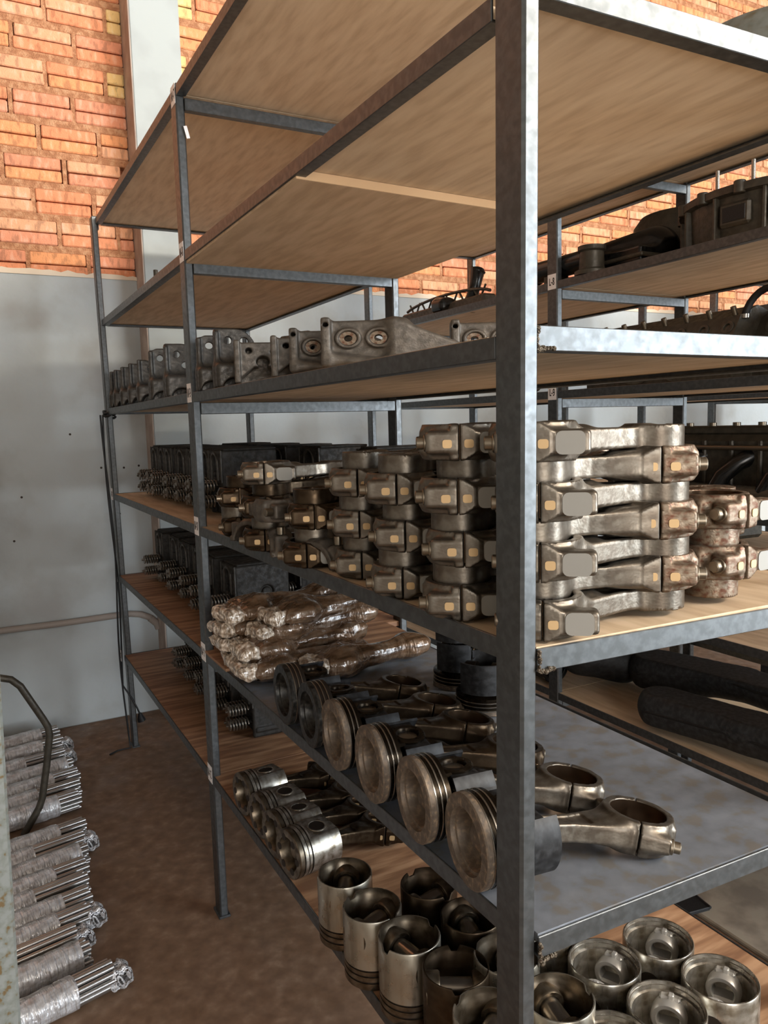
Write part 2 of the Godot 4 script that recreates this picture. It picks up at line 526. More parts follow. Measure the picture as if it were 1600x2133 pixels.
	M.floor = with_rough(mat(W, 0.7, 0.0, fl, 0.5, cast, 0.06, true), grey(55, 0.02, 0.45, 0.8))
	M.slab = mat(W, 0.9, 0.0, tex(56, 0.01, [C.call(0.46, 0.41, 0.35), C.call(0.56, 0.51, 0.44)], [0.3, 0.7], 512, 6), 1.2, null, 0.0, true)
	M.render = mat(C.call(0.60, 0.58, 0.55), 0.9)
	M.bounce_floor = mat(C.call(0.72, 0.67, 0.60), 0.9, 0.0, fine, 1.0)  # pale tone chosen to throw light up onto the shelf undersides
	M.ceil = mat(C.call(0.62, 0.58, 0.53), 0.9)
	M.pvc = mat(C.call(0.60, 0.56, 0.53), 0.6)
	M.galv = mat(W, 0.5, 0.3, tex(57, 0.02, [C.call(0.40, 0.33, 0.22), C.call(0.44, 0.46, 0.44), C.call(0.50, 0.52, 0.51)], [0.22, 0.36, 0.7], 512, 6), 4.0)


# ------------------------------------------------------------------ scene
func _ready() -> void:
	rng.seed = 7
	make_materials()
	var cam := Camera3D.new()
	cam.name = "camera"
	add_child(cam)
	cam.position = Vector3(-0.60485, 1.5552, 0.76437)
	cam.rotation = Vector3(-0.112246, -0.492875, -0.027384)
	cam.fov = 66.97
	cam.near = 0.02
	cam.current = true

	var env := Environment.new()
	env.background_mode = Environment.BG_SKY
	var sky := Sky.new()
	var sm := ProceduralSkyMaterial.new()
	sm.sky_top_color = Color(0.72, 0.82, 0.95)
	sm.sky_horizon_color = Color(0.93, 0.95, 0.97)
	sm.ground_bottom_color = Color(0.55, 0.48, 0.42)
	sm.ground_horizon_color = Color(0.75, 0.70, 0.65)
	sm.sun_angle_max = 0.0
	sm.energy_multiplier = 1.0
	sky.sky_material = sm
	env.sky = sky
	env.background_energy_multiplier = 4.5
	env.ambient_light_source = Environment.AMBIENT_SOURCE_DISABLED
	env.tonemap_mode = Environment.TONE_MAPPER_LINEAR
	env.tonemap_exposure = 1.12
	env.sdfgi_enabled = true
	env.ssao_enabled = true
	env.ssil_enabled = true
	var we := WorldEnvironment.new()
	we.name = "environment"
	we.environment = env
	add_child(we)
	daylight("gateway_daylight", Vector3(5.3, 2.05, 4.88), Vector3(0.5, 1.0, -0.3), Vector2(3.2, 3.9), 68.0, Color(0.93, 0.97, 1.0))
	daylight("clerestory_daylight", Vector3(3.0, 4.75, 4.88), Vector3(0.4, 2.6, -3.57), Vector2(7.6, 0.7), 66.0, Color(1.0, 0.95, 0.88))

	daylight("doorway_daylight", Vector3(-1.35, 1.5, 4.88), Vector3(-0.2, 0.9, -2.5), Vector2(1.5, 2.6), 10.0, Color(1.0, 0.97, 0.93))

	setting()
	racks()
	stack_rods()
	piston_rods()
	heads()
	brackets()
	bags()
	lower_pistons()
	far_rack_stock()
	aisle()


func daylight(called: String, at: Vector3, to: Vector3, size: Vector2, energy: float, col: Color) -> void:
	var l := AreaLight3D.new()
	l.name = called
	add_child(l)
	l.look_at_from_position(at, to)
	l.area_size = size
	l.area_normalize_energy = true
	l.light_energy = energy
	l.light_color = col
	l.area_range = 30.0
	l.shadow_enabled = true


func seen(p: Vector3) -> Vector2:
	var b := Basis.from_euler(Vector3(-0.112246, -0.492875, -0.027384))
	var q := b.inverse() * (p - Vector3(-0.60485, 1.5552, 0.76437))
	return Vector2(800 + 1611.9 * q.x / -q.z, 1066.5 - 1611.9 * q.y / -q.z)


func setting() -> void:
	# floor with thickness
	struct("floor", MB.new().box(tf(2.0, -0.1, 0.6), Vector3(10.6, 0.2, 9.0)), M.floor)
	var slab := part("concrete_slab", MB.new().box(tf(1.07, 0.005, -0.6), Vector3(0.42, 0.012, 2.2), 0.004), M.slab, self)
	slab.set_meta("kind", "structure"); slab.name = "floor_slab"
	var slab2 := part("concrete_slab", MB.new().box(tf(1.70, 0.006, -0.6), Vector3(0.80, 0.016, 2.2), 0.004), M.slab, self)
	slab2.set_meta("kind", "structure"); slab2.name = "floor_slab_001"
	var fl2 := part("bounce_slab", MB.new().box(tf(2.0, 0.006, 2.95), Vector3(10.0, 0.012, 4.1)), M.bounce_floor, self)  # unseen pale floor, added to bounce light up under the shelves
	fl2.set_meta("kind", "structure"); fl2.name = "floor_apron"
	struct("ceiling", MB.new().box(tf(2.0, 5.35, 0.6), Vector3(10.6, 0.2, 9.0)), M.ceil)
	struct("wall_left", MB.new().box(tf(-3.2, 2.6, 0.6), Vector3(0.2, 5.4, 9.0)), M.render)
	struct("wall_right", MB.new().box(tf(7.2, 2.6, 0.6), Vector3(0.2, 5.4, 9.0)), M.render)
	# the wall behind the photographer, with a doorway, a tall gateway at its right and a clerestory strip under the roof
	var f := MB.new()
	f.box(tf(-2.7, 2.15, 5.0), Vector3(1.2, 4.4, 0.2))
	f.box(tf(1.55, 2.15, 5.0), Vector3(4.3, 4.4, 0.2))
	f.box(tf(-1.35, 3.6, 5.0), Vector3(1.5, 1.5, 0.2))
	f.box(tf(5.3, 4.2, 5.0), Vector3(3.2, 0.3, 0.2))
	f.box(tf(7.05, 2.15, 5.0), Vector3(0.5, 4.4, 0.2))
	f.box(tf(2.0, 5.2, 5.0), Vector3(10.6, 0.2, 0.2))
	f.box(tf(-2.05, 4.7, 5.0), Vector3(2.5, 0.9, 0.2))
	f.box(tf(7.05, 4.7, 5.0), Vector3(0.5, 0.9, 0.2))
	struct("wall_front", f, M.render)

	# far wall: a recessed dark ground, bricks, mortar, and plaster up to shoulder height
	var base := struct("wall_back", MB.new().box(tf(2.0, 2.6, WALL_Z - 0.12), Vector3(10.6, 5.4, 0.2)), M.joint)
	base.set_meta("label", "brick wall above pale plaster")
	part("plaster", MB.new().box(tf(2.0, 1.18, WALL_Z - 0.02), Vector3(10.6, 2.36, 0.09), 0.006), M.plaster, base)
	var rows := 19
	var y0 := 2.343
	var shapes := []
	for k in 6:
		var w := 0.268 - 0.006 * (k % 3)
		var hh := 0.054 + 0.0015 * (k % 2)
		shapes.append(MB.new().box(Transform3D.IDENTITY, Vector3(w, hh, 0.05), 0.004 + 0.001 * k * 0.5).mesh())
	var rest := [MB.new(), MB.new(), MB.new(), MB.new(), MB.new()]
	var mort := MB.new()
	for r in rows:
		var y := y0 + r * 0.153
		if y > 5.2: break
		var off: float = [0.0, 0.155, 0.045, 0.2, 0.09, 0.26, 0.14][r % 7]
		# bed of mortar above the pair
		mort.box(tf(2.0, y + 0.118 + 0.0175, WALL_Z - 0.008), Vector3(10.6, 0.037, 0.05), 0.003)
		var x := -3.2 + fmod(off - 0.255 + 3.2, 0.285)
		while x < 7.1:
			var xc := x + 0.1425
			if xc > 0.11 and xc < 0.67:
				var xa := x + 0.009 if x < 0.25 else 0.515
				var xb := 0.262 if x < 0.25 else x + 0.276
				if x > 0.25 and x + 0.285 < 0.52 or xb - xa < 0.025:
					x += 0.285
					continue
				for b in 2:
					part("brick", MB.new().box(Transform3D.IDENTITY, Vector3(xb - xa, 0.054, 0.05), 0.005), M["brick%d" % (4 if r > 4 and xb - xa < 0.13 else rng.randi() % 4)], base, tf((xa + xb) * 0.5, y + 0.0285 + b * 0.061, WALL_Z - 0.004))
				mort.box(tf(x, y + 0.059, WALL_Z - 0.010), Vector3(0.020, 0.118, 0.05))
				x += 0.285
				continue
			mort.box(tf(x, y + 0.059, WALL_Z - 0.010), Vector3(0.020, 0.118, 0.05))
			for b in 2:
				var p := Vector3(xc + rng.randf_range(-0.003, 0.003), y + 0.0285 + b * 0.061, WALL_Z - 0.003 + rng.randf_range(-0.002, 0.003))
				var kind := rng.randi() % 4
				var s := seen(p)
				var show := p.y < 5.0 and (s.x > -150 and s.x < 330 and s.y > -120 and s.y < 640 or s.x > 355 and s.x < 470 and s.y > -80 and s.y < 250 or s.x > 660 and s.x < 1040 and s.y > 510 and s.y < 640 or s.x > 1100 and s.x < 1660 and s.y > 330 and s.y < 720 or s.x > 1350 and s.x < 1660 and s.y > -60 and s.y < 110)
				var rot := rz(rng.randf_range(-0.35, 0.35))
				if show:
					part("brick", shapes[rng.randi() % 6], M["brick%d" % kind], base, Transform3D(rot, p))
				else:
					rest[kind].box(Transform3D(rot, p), Vector3(0.265, 0.055, 0.05))
			x += 0.285
	for k in 4:
		if rest[k].v.size():
			var o := part("brickwork", rest[k], M["brick%d" % k], base)
			o.set_meta("kind", "stuff")
	part("mortar", mort, M.mortar, base)
	# crumbling plaster edge
	for seg in [[-3.1, 0.268], [0.52, 7.0]]:
		var poly := PackedVector2Array()
		var x: float = seg[0]
		poly.append(Vector2(x, -0.012))
		while x < seg[1]:
			poly.append(Vector2(x, rng.randf_range(0.002, 0.02)))
			x += rng.randf_range(0.015, 0.05)
		poly.append(Vector2(seg[1], 0.004)); poly.append(Vector2(seg[1], -0.012))
		part("plaster_edge", MB.new().prism(tf(0, 2.358, WALL_Z - 0.03), poly, 0.062), M.crumb, base)
	for q in [[0.022, 1.37], [0.137, 1.365], [0.215, 1.372], [-0.37, 1.24], [-0.42, 1.02], [-0.12, 1.55], [0.10, 1.12]]:
		part("drill_hole", MB.new().cyl(Transform3D(rx(90), Vector3(q[0], q[1], WALL_Z + 0.0247)), 0.006, 0.0012, 10), M.groove, base)
	var col := struct("pillar", MB.new().box(tf(0.3925, 2.6, WALL_Z + 0.07), Vector3(0.249, 5.3, 0.26), 0.006), M.pillar)
	part("bare_side", MB.new().box(tf(0.2665, 2.6, WALL_Z + 0.085), Vector3(0.006, 5.3, 0.23)), M.pillar_side, col)
	# conduit on the wall
	var pts := []
	for q in [[-2.9, 0.60], [-0.52, 0.574], [-0.25, 0.57], [0.04, 0.573], [0.12, 0.572], [0.17, 0.562], [0.215, 0.54], [0.25, 0.505], [0.262, 0.47]]:
		pts.append(Vector3(q[0], q[1], WALL_Z + 0.045))
	var pipe := solid("conduit_pipe", MB.new().tube(pts, 0.017, 12), M.pvc, "dusty plastic conduit pipe running low along the plaster wall and bending down", "pipe")
	part("coupling", MB.new().tube([Vector3(0.222, 0.534, WALL_Z + 0.045), Vector3(0.252, 0.503, WALL_Z + 0.045)], 0.02, 12), M.pvc, pipe)


# ------------------------------------------------------------------ racks
func bar(m: MB, p: Vector3, q: Vector3, w: float, h: float, bev := 0.0015) -> void:
	var z := (q - p).normalized()
	var x := Vector3.UP.cross(z)
	x = Vector3.RIGHT if x.length() < 0.01 else x.normalized()
	m.box(Transform3D(Basis(x, z.cross(x), z), (p + q) * 0.5), Vector3(w, h, (q - p).length()), bev)


func post_mesh(foot: Vector3, top: Vector3) -> MB:
	var m := MB.new()
	var d := (top - foot) / (top.y - foot.y)
	var b := Basis(Vector3.RIGHT, Vector3(d.x, 1, d.z), Vector3.BACK)
	m.box(Transform3D(b, (foot + top) * 0.5), Vector3(PX, top.y - foot.y, PZ), 0.004)
	return m


func sticker(rack: Node3D, text: String, at: Vector3) -> void:
	var s := part("label_sticker", MB.new().box(Transform3D.IDENTITY, Vector3(0.0006, 0.056, 0.047)), M.tag, rack, tf(at.x, at.y, at.z))
	s.set_meta("label", "white label printed " + text)
	var t := TextMesh.new()
	var f := SystemFont.new()
	f.font_names = PackedStringArray(["Droid Sans"])
	f.font_weight = 700
	t.font = f
	t.text = text
	t.font_size = 64
	t.pixel_size = 0.00058
	t.depth = 0.0002
	t.curve_step = 2.0
	var o := part("printed_text", t, M.ink, s, Transform3D(ry(-90).scaled_local(Vector3(0.62 if text.length() < 4 else 0.48, 1.0, 1.0)), Vector3(-0.0005, 0, 0)))


func weld(m: MB, at: Vector3, r: float, n: int, along: Vector3) -> void:
	for k in n:
		var p := at + along * k + Vector3(rng.randf_range(-1, 1), rng.randf_range(-1, 1), rng.randf_range(-1, 1)) * r * 0.35
		var rr := r * rng.randf_range(0.7, 1.15)
		m.lathe(Transform3D(rx(rng.randf() * 90), p), [Vector2(0, -rr), Vector2(rr * 0.7, -rr * 0.7), Vector2(rr, 0), Vector2(rr * 0.7, rr * 0.7), Vector2(0, rr)], 8)


func rack_shell(called: String, label: String, ox: float, near_back: bool) -> Node3D:
	var r := thing(called, label, "shelving rack", Vector3(ox, 0, 0))
	# posts: outer front corner at (0, ., z)
	var zs := [0.0, -L1, -L1 - L2]
	for i in 3:
		var z: float = zs[i]
		var lean: Vector2 = [Vector2(0.0, 0.0156), Vector2(0, -0.0043), Vector2(-0.0132, 0)][i] if ox == 0.0 else Vector2.ZERO
		var cx := PX * 0.5
		var foot := Vector3(cx - lean.x * 1.3, 0, z - PZ * 0.5 - lean.y * 1.3)
		var top := Vector3(cx + lean.x * 1.24, 2.54, z - PZ * 0.5 + lean.y * 1.24)
		part("post", post_mesh(foot, top), M.steel, r)
		var zb := z + (0.033 if i == 0 and ox == 0.0 else 0.0)
		part("post", post_mesh(Vector3(DEPTH - cx, 0, zb - PZ * 0.5), Vector3(DEPTH - cx, 2.54, zb - PZ * 0.5)), M.steel, r)
		for q in [foot, Vector3(DEPTH - cx, 0, zb - PZ * 0.5)]:
			part("foot_plate", MB.new().box(tf(q.x, 0.004, q.z), Vector3(PX + 0.012, 0.008, PZ + 0.012), 0.002), M.steel, r)
	return r


func shelf_level(r: Node3D, li: int, main: bool) -> void:
	var t: float = LEVELS[li]
	var da: float = [0.0, -0.005, -0.003, 0.005, 0.006, 0.0][li] if main else 0.0
	var zs := [0.0, -L1, -L1 - L2]
	# front and back angle beams, one per bay
	for bay in 2:
		var za: float = zs[bay] - PZ * (0.9 if bay == 0 else 1.0)
		var zb: float = zs[bay + 1]
		var ya := t + (da if bay == 0 else 0.0)
		var drop := 0.056 if main and li == 4 and bay == 0 else 0.0
		for side in [0, 1]:
			var x: float = 0.0 if side == 0 else DEPTH
			var s := 1.0 if side == 0 else -1.0
			var dy := -drop if side == 1 else 0.0
			var m := MB.new()
			bar(m, Vector3(x + s * 0.003, ya + dy - BH * 0.5, za), Vector3(x + s * 0.003, t + dy - BH * 0.5, zb), 0.004, BH, 0.001)
			bar(m, Vector3(x + s * 0.015, ya + dy - BH + 0.002, za), Vector3(x + s * 0.015, t + dy - BH + 0.002, zb), 0.026, 0.004, 0.001)
			part("front_beam" if side == 0 else "rear_beam", m, M.steel, r)
	# end beams and the tube across the middle
	var ends := [[0.0, 0.0], [0.010, -0.004], [0.006, 0.0], [-0.003, -0.006], [-0.008, -0.001], [0.0, 0.0]]
	var e: Array = ends[li] if main else [0.0, 0.0]
	var sk := 0.033 if main else 0.0
	var m0 := MB.new()
	bar(m0, Vector3(PX, t + e[0] - 0.0155, -0.003), Vector3(DEPTH - PX, t + e[1] - 0.0155, -0.003 + sk), 0.004, 0.031, 0.001)
	bar(m0, Vector3(PX, t + e[0] - 0.029, -0.015), Vector3(DEPTH - PX, t + e[1] - 0.029, -0.015 + sk), 0.026, 0.004, 0.001)
	part("end_beam", m0, M.steel, r)
	var m1 := MB.new()
	bar(m1, Vector3(PX, t - 0.048, -L1 - 0.012), Vector3(DEPTH - PX, t - 0.048, -L1 - 0.012), 0.022, 0.034)
	part("cross_tube", m1, M.steel, r)
	var m2 := MB.new()
	bar(m2, Vector3(PX, t - BH * 0.5, -L1 - L2 - 0.010), Vector3(DEPTH - PX, t - BH * 0.5, -L1 - L2 - 0.010), 0.004, BH, 0.001)
	bar(m2, Vector3(PX, t - BH + 0.002, -L1 - L2 + 0.004), Vector3(DEPTH - PX, t - BH + 0.002, -L1 - L2 + 0.004), 0.026, 0.004, 0.001)
	part("end_beam", m2, M.steel, r)
	# boards
	var top: Material = M.ply if li < 4 else M.ply_red
	if not main: top = M.ply
	for bay in 2:
		var za: float = -0.007 if bay == 0 else -L1 - 0.015
		var zb: float = -L1 - 0.010 if bay == 0 else -L1 - L2 - 0.004
		var dz := 0.012 if bay == 0 and main else 0.0
		if main and li == 1 and bay == 0:
			var flat := Basis(Vector3(1, 0, 0), Vector3(0, 0, 1), Vector3(0, -1, 0))
			part("plywood_shelf", MB.new().prism(Transform3D(flat, Vector3(0, t - 0.002, 0)), PackedVector2Array([Vector2(0.006, -0.075), Vector2(0.027, -0.075), Vector2(0.027, -0.005), Vector2(0.688, 0.022), Vector2(0.688, -0.04), Vector2(0.71, -0.04), Vector2(0.71, -0.86), Vector2(0.56, -0.732), Vector2(0.006, -0.702)]), 0.016), M.ply_old, r)
			var low := part("plywood_shelf", MB.new().prism(Transform3D(flat, Vector3(0, t - 0.0185, 0)), PackedVector2Array([Vector2(0.006, -0.701), Vector2(0.56, -0.729), Vector2(0.71, -0.85), Vector2(0.71, zb), Vector2(0.006, zb)]), 0.018), M.ply, r)
			part("plywood_edge", MB.new().box(Transform3D(ry(2.85), Vector3(0.283, t - 0.0275, -0.7140)), Vector3(0.554, 0.0175, 0.003)), M.ply_edge, low, Transform3D.IDENTITY)
		elif main and li == 4 and bay == 0:
			var flat2 := Basis(Vector3(1, 0.006, 0), Vector3(0, -0.003, 1), Vector3(0, -1, 0))
			part("steel_shelf", MB.new().prism(Transform3D(flat2, Vector3(0, t - 0.0055, 0)), PackedVector2Array([Vector2(0.003, -0.066), Vector2(0.027, -0.066), Vector2(0.027, -0.005), Vector2(0.607, 0.021), Vector2(0.607, -1.535), Vector2(0.003, -1.535)]), 0.012), M.sheet, r)
		elif main and bay == 0:
			var lay := Basis(Vector3(1, 0, 0), Vector3(0, 0, 1), Vector3(0, -1, 0))
			part("plywood_shelf", MB.new().prism(Transform3D(lay, Vector3(0, t - 0.0015, 0)), PackedVector2Array([Vector2(0.006, -0.075), Vector2(0.027, -0.075), Vector2(0.027, -0.005), Vector2(0.688, 0.023), Vector2(0.688, -0.04), Vector2(0.71, -0.04), Vector2(0.71, zb), Vector2(0.006, zb)]), 0.018), M.ply_old if li == 0 else top, r)
		else:
			part("plywood_shelf", MB.new().box(tf(DEPTH * 0.5, t - 0.0105, (za + zb) * 0.5), Vector3(DEPTH - 0.012, 0.018, absf(za - zb)), 0.001), M.ply_old if main and li == 0 else top, r)


func racks() -> void:
	var r := rack_shell("shelving_rack", "large steel rack with plywood shelves filling the picture, its shelves loaded with engine parts", 0.0, true)
	for li in 6:
		shelf_level(r, li, true)
	var w := MB.new()
	for q in [[T8 + 0.01, 0.0155], [T9 + 0.006, 0.0115], [T10 - 0.003, 0.009], [T11 - 0.013, 0.007]]:
		weld(w, Vector3(PX + 0.001, q[0] - 0.004, 0.0015), 0.0035, 6, Vector3(0.0, -0.0045, 0))
		weld(w, Vector3(PX + 0.003, q[0] - 0.031, 0.0005), 0.004, 6, Vector3(0.0045, 0.0005, 0))
	for t: float in LEVELS:
		weld(w, Vector3(PX, t - 0.004, -L1 + 0.001), 0.0028, 5, Vector3(0, -0.005, 0))
	part("weld_bead", w, M.weld, r)
	for k in 6:
		var t: float = LEVELS[k]
		var lb: String = "M-%d" % (7 + k)
		sticker(r, lb, Vector3(-0.0006, t - 0.001 if k else t - 0.02, -L1 - PZ * 0.5))
		sticker(r, lb, Vector3(-0.0006 - 0.0132 * (1.3 - t), t - 0.004 if k else t - 0.02, -L1 - L2 - PZ * 0.5))
	part("torn_paper", MB.new().box(Transform3D(rz(14), Vector3(PX + 0.0006, 2.405, -L1 + 0.001)), Vector3(0.010, 0.034, 0.0008)), M.tag, r)
	var l := rack_shell("shelving_rack", "second steel rack across the gap to the right, holding dark castings, labelled from L-8 down", 1.4, true)
	for li in 6:
		shelf_level(l, li, false)
	for k in 3:
		sticker(l, "L-%d" % (7 + k), Vector3(-0.0006, LEVELS[k] + 0.006 - 0.006 * k, -L1 - PZ * 0.5))
	for k in 2:
		var o := l.duplicate()
		o.name = numbered("shelving_rack")
		add_child(o)
		o.position = Vector3(2.8 + 1.4 * k, 0, 0)  # the farther copy is added for the shade it casts on the wall
		o.set_meta("label", ["third steel rack, glimpsed through the second rack at the right", "fourth steel rack, farthest to the right, added to shade the wall behind"][k])
		for c in o.get_children():
			if String(c.name).begins_with("label_sticker"):
				o.remove_child(c); c.free()
	# a third, low rack behind the second
	var b := thing("low_rack", "low steel rack with one plywood shelf glimpsed behind the second rack's lowest level", "shelving rack", Vector3(2.16, 0, 0))
	for z in [-L1, -0.2]:
		for x in [0.0127, 0.58]:
			part("post", MB.new().box(tf(x, 0.3, z - 0.03), Vector3(PX, 0.6, PZ), 0.003), M.steel, b)
	for x in [0.003, 0.58]:
		var m := MB.new()
		bar(m, Vector3(x, 0.575, -L1), Vector3(x, 0.575, -0.2), 0.006, 0.05)
		part("front_beam" if x < 0.1 else "rear_beam", m, M.steel, b)
	part("plywood_shelf", MB.new().box(tf(0.295, 0.59, -0.87), Vector3(0.57, 0.018, 1.34), 0.001), M.ply, b)
	# the rack on the photographer's left, of which one upright shows
	var g := thing("galvanised_rack", "galvanised rack whose rust-spotted upright shows at the left edge beside the wrapped tubing", "shelving rack", Vector3(-0.633, 0, -0.62))
	part("upright", MB.new().box(Transform3D(rz(-1.25), Vector3(0.02, 1.15, 0)), Vector3(0.06, 2.3, 0.04), 0.004), M.galv, g)
	part("foot_plate", MB.new().box(tf(-0.004, 0.005, 0), Vector3(0.09, 0.01, 0.07), 0.003), M.galv, g)
	for q in [[-0.04, -1.73], [-0.04, -2.85], [-0.75, 0.0], [-0.75, -1.60], [-0.75, -2.85]]:
		part("upright", MB.new().box(tf(q[0], 1.15, q[1]), Vector3(0.06, 2.3, 0.04), 0.004), M.galv, g)
	for t: float in [1.0, 1.45, 1.9, 2.28]:  # unseen shelves, added so this rack darkens the aisle and far wall
		part("plywood_shelf", MB.new().box(tf(-0.41, t, -1.3), Vector3(0.70, 0.018, 2.62), 0.002), M.ply, g)
		for x in [-0.05, -0.76]:
			part("shelf_beam", MB.new().box(tf(x, t - 0.03, -1.3), Vector3(0.03, 0.04, 2.62), 0.002), M.galv, g)


# ------------------------------------------------------------------ connecting rods
var rod_len := 0.212
var sleek := 0.0
const OB_C = 0.8192
const OB_S = 0.5736


# big end at the origin with its joint cut obliquely, shank along +x, bores along y
func rod_field(p: Vector3) -> float:
	var u := p.x * OB_C + p.z * OB_S
	var w := absf(p.z * OB_C - p.x * OB_S)
	var q := Vector3(u, absf(p.y), w)
	var d := scyl(p, Vector3.ZERO, 1, 0.0555, 0.0262)
	d = smin(d, sbox(q, Vector3(-0.024, 0, 0.0505), Vector3(0.026, 0.0165 - sleek * 0.003, 0.0140 - sleek * 0.004), 0.006), 0.008 + sleek * 0.012)
	d = smin(d, sbox(q, Vector3(0.044, 0, 0.050), Vector3(0.029 - sleek * 0.01, 0.0165 - sleek * 0.003, 0.0140 - sleek * 0.006), 0.006), 0.010 + sleek * 0.012)
	# trapezium next to the joint on the rod side, and the low rib on the cap side
	if sleek == 0.0: d = minf(d, sbox(q, Vector3(0.013, 0, 0.0515), Vector3(0.0130, maxf(0.0262 - maxf(u - 0.008, 0.0) * 0.62, 0.012), 0.0145), 0.002))
	d = smin(d, sbox(q, Vector3(-0.006, 0, 0.0495 - sleek * 0.006), Vector3(0.008, 0.0262 - sleek * 0.002, 0.0125), 0.003), 0.004)
	d = smin(d, sbox(q, Vector3(-0.050, 0, 0), Vector3(0.009, 0.019, 0.024), 0.006), 0.01)
	# shank
	var s := Vector3(p.x, absf(p.y), absf(p.z))
	var t := clampf((p.x - 0.05) / 0.15, 0.0, 1.0)
	var wz := lerpf(0.036, 0.0185, minf(t * 1.8, 1.0))
	var m := (0.045 + rod_len) * 0.5
	var sh := sbox(s, Vector3(m, 0, 0), Vector3(rod_len - m, 0.0155, wz), 0.004)
	sh = maxf(sh, -sbox(s, Vector3(m + 0.008, 0.0175, 0), Vector3(rod_len - m - 0.046, 0.0055, wz - 0.0085), 0.003))
	d = smin(d, sh, 0.022)
	# small end, thicker towards the shank
	d = smin(d, scyl(p, Vector3(rod_len, 0, 0), 1, 0.0425, 0.0175), 0.014)
	d = maxf(d, -scyl(p, Vector3.ZERO, 1, 0.0445, 0.1))
	d = maxf(d, -scyl(p, Vector3(rod_len, 0, 0), 1, 0.026, 0.1))
	return d


# plate with rounded corners in local xy, thickness along z
func rounded(s: Vector3, r: float) -> MB:
	var poly := PackedVector2Array()
	for c in 4:
		var o := Vector2((s.x * 0.5 - r) * (1 if c in [0, 3] else -1), (s.y * 0.5 - r) * (1 if c < 2 else -1))
		for k in 5:
			poly.append(o + Vector2.from_angle(PI * 0.5 * c + PI * 0.125 * k) * r)
	return MB.new().prism(Transform3D.IDENTITY, poly, s.z)


func cut(p: Vector3) -> float:
	return p.x * OB_C + p.z * OB_S


func make_rod() -> Node3D:
	var body := net(func(p): return maxf(rod_field(p), 0.0008 - cut(p)), Vector3(-0.06, -0.036, -0.085), Vector3(rod_len + 0.052, 0.036, 0.1), 0.0031)
	var cap := net(func(p): return maxf(rod_field(p), cut(p) + 0.0008), Vector3(-0.1, -0.036, -0.1), Vector3(0.06, 0.036, 0.085), 0.0031)
	var t := thing("connecting_rod", "connecting rod", "connecting rod")
	part("rod_body", body, M.rod, t)
	part("bearing_cap", cap, M.rod, t)
	var ob := Transform3D(ry(-35), Vector3.ZERO)
	for s in [-1.0, 1.0]:
		var bt := MB.new()
		bt.cyl(ob * Transform3D(rz(90), Vector3(-0.046, 0, s * 0.0495)), 0.0125, 0.006, 16, 0.001)
		bt.cyl(ob * Transform3D(rz(90), Vector3(-0.050, 0, s * 0.0495)), 0.0095, 0.013, 8, 0.0015)
		part("bolt", bt, M.bolt, t)
		if sleek == 0.0:
			for x in [-0.018, 0.013]:
				part("numbered_pad", rounded(Vector3(0.0135, 0.012, 0.0025), 0.0035), M.pad, t, ob * tf(x, -0.002, s * (0.0650 if x < 0 else 0.0662) - 0.00125))
			part("machined_pad", rounded(Vector3(0.037, 0.030, 0.003), 0.008), M.machined, t, ob * tf(0.047, -0.001, s * 0.0640 - 0.0015))
		elif s > 0.0:
			part("machined_pad", rounded(Vector3(0.018, 0.026, 0.003), 0.005), M.machined, t, ob * tf(-0.026, -0.001, 0.0595))
	for e in [[0.0, 0.0445, 0.0265], [rod_len, 0.026, 0.0175]]:
		part("bore", MB.new().lathe(tf(e[0], 0, 0), [Vector2(e[1] - 0.0004, e[2] - 0.002), Vector2(e[1] - 0.0004, -e[2] + 0.002)], 40), M.bore, t)
	return t


var rod_source := {}


func put_rod(label: String, at: Vector3, b: Basis, group: String, m: Material = null, capm: Material = null) -> Node3D:
	var o: Node3D
	if not rod_source.has(rod_len):
		o = make_rod()
		rod_source[rod_len] = o
		o.transform = Transform3D(b, at)
		o.set_meta("label", label)
		o.set_meta("group", group)
	else:
		o = dup(rod_source[rod_len], label, at, b, group)
	for c in o.get_children():
		if c is MeshInstance3D:
			var nm := String(c.name)
			if nm.begins_with("rod_body"): c.material_override = m if m else M.rod
			if nm.begins_with("bearing_cap"): c.material_override = capm if capm else (m if m else M.rod)
	return o


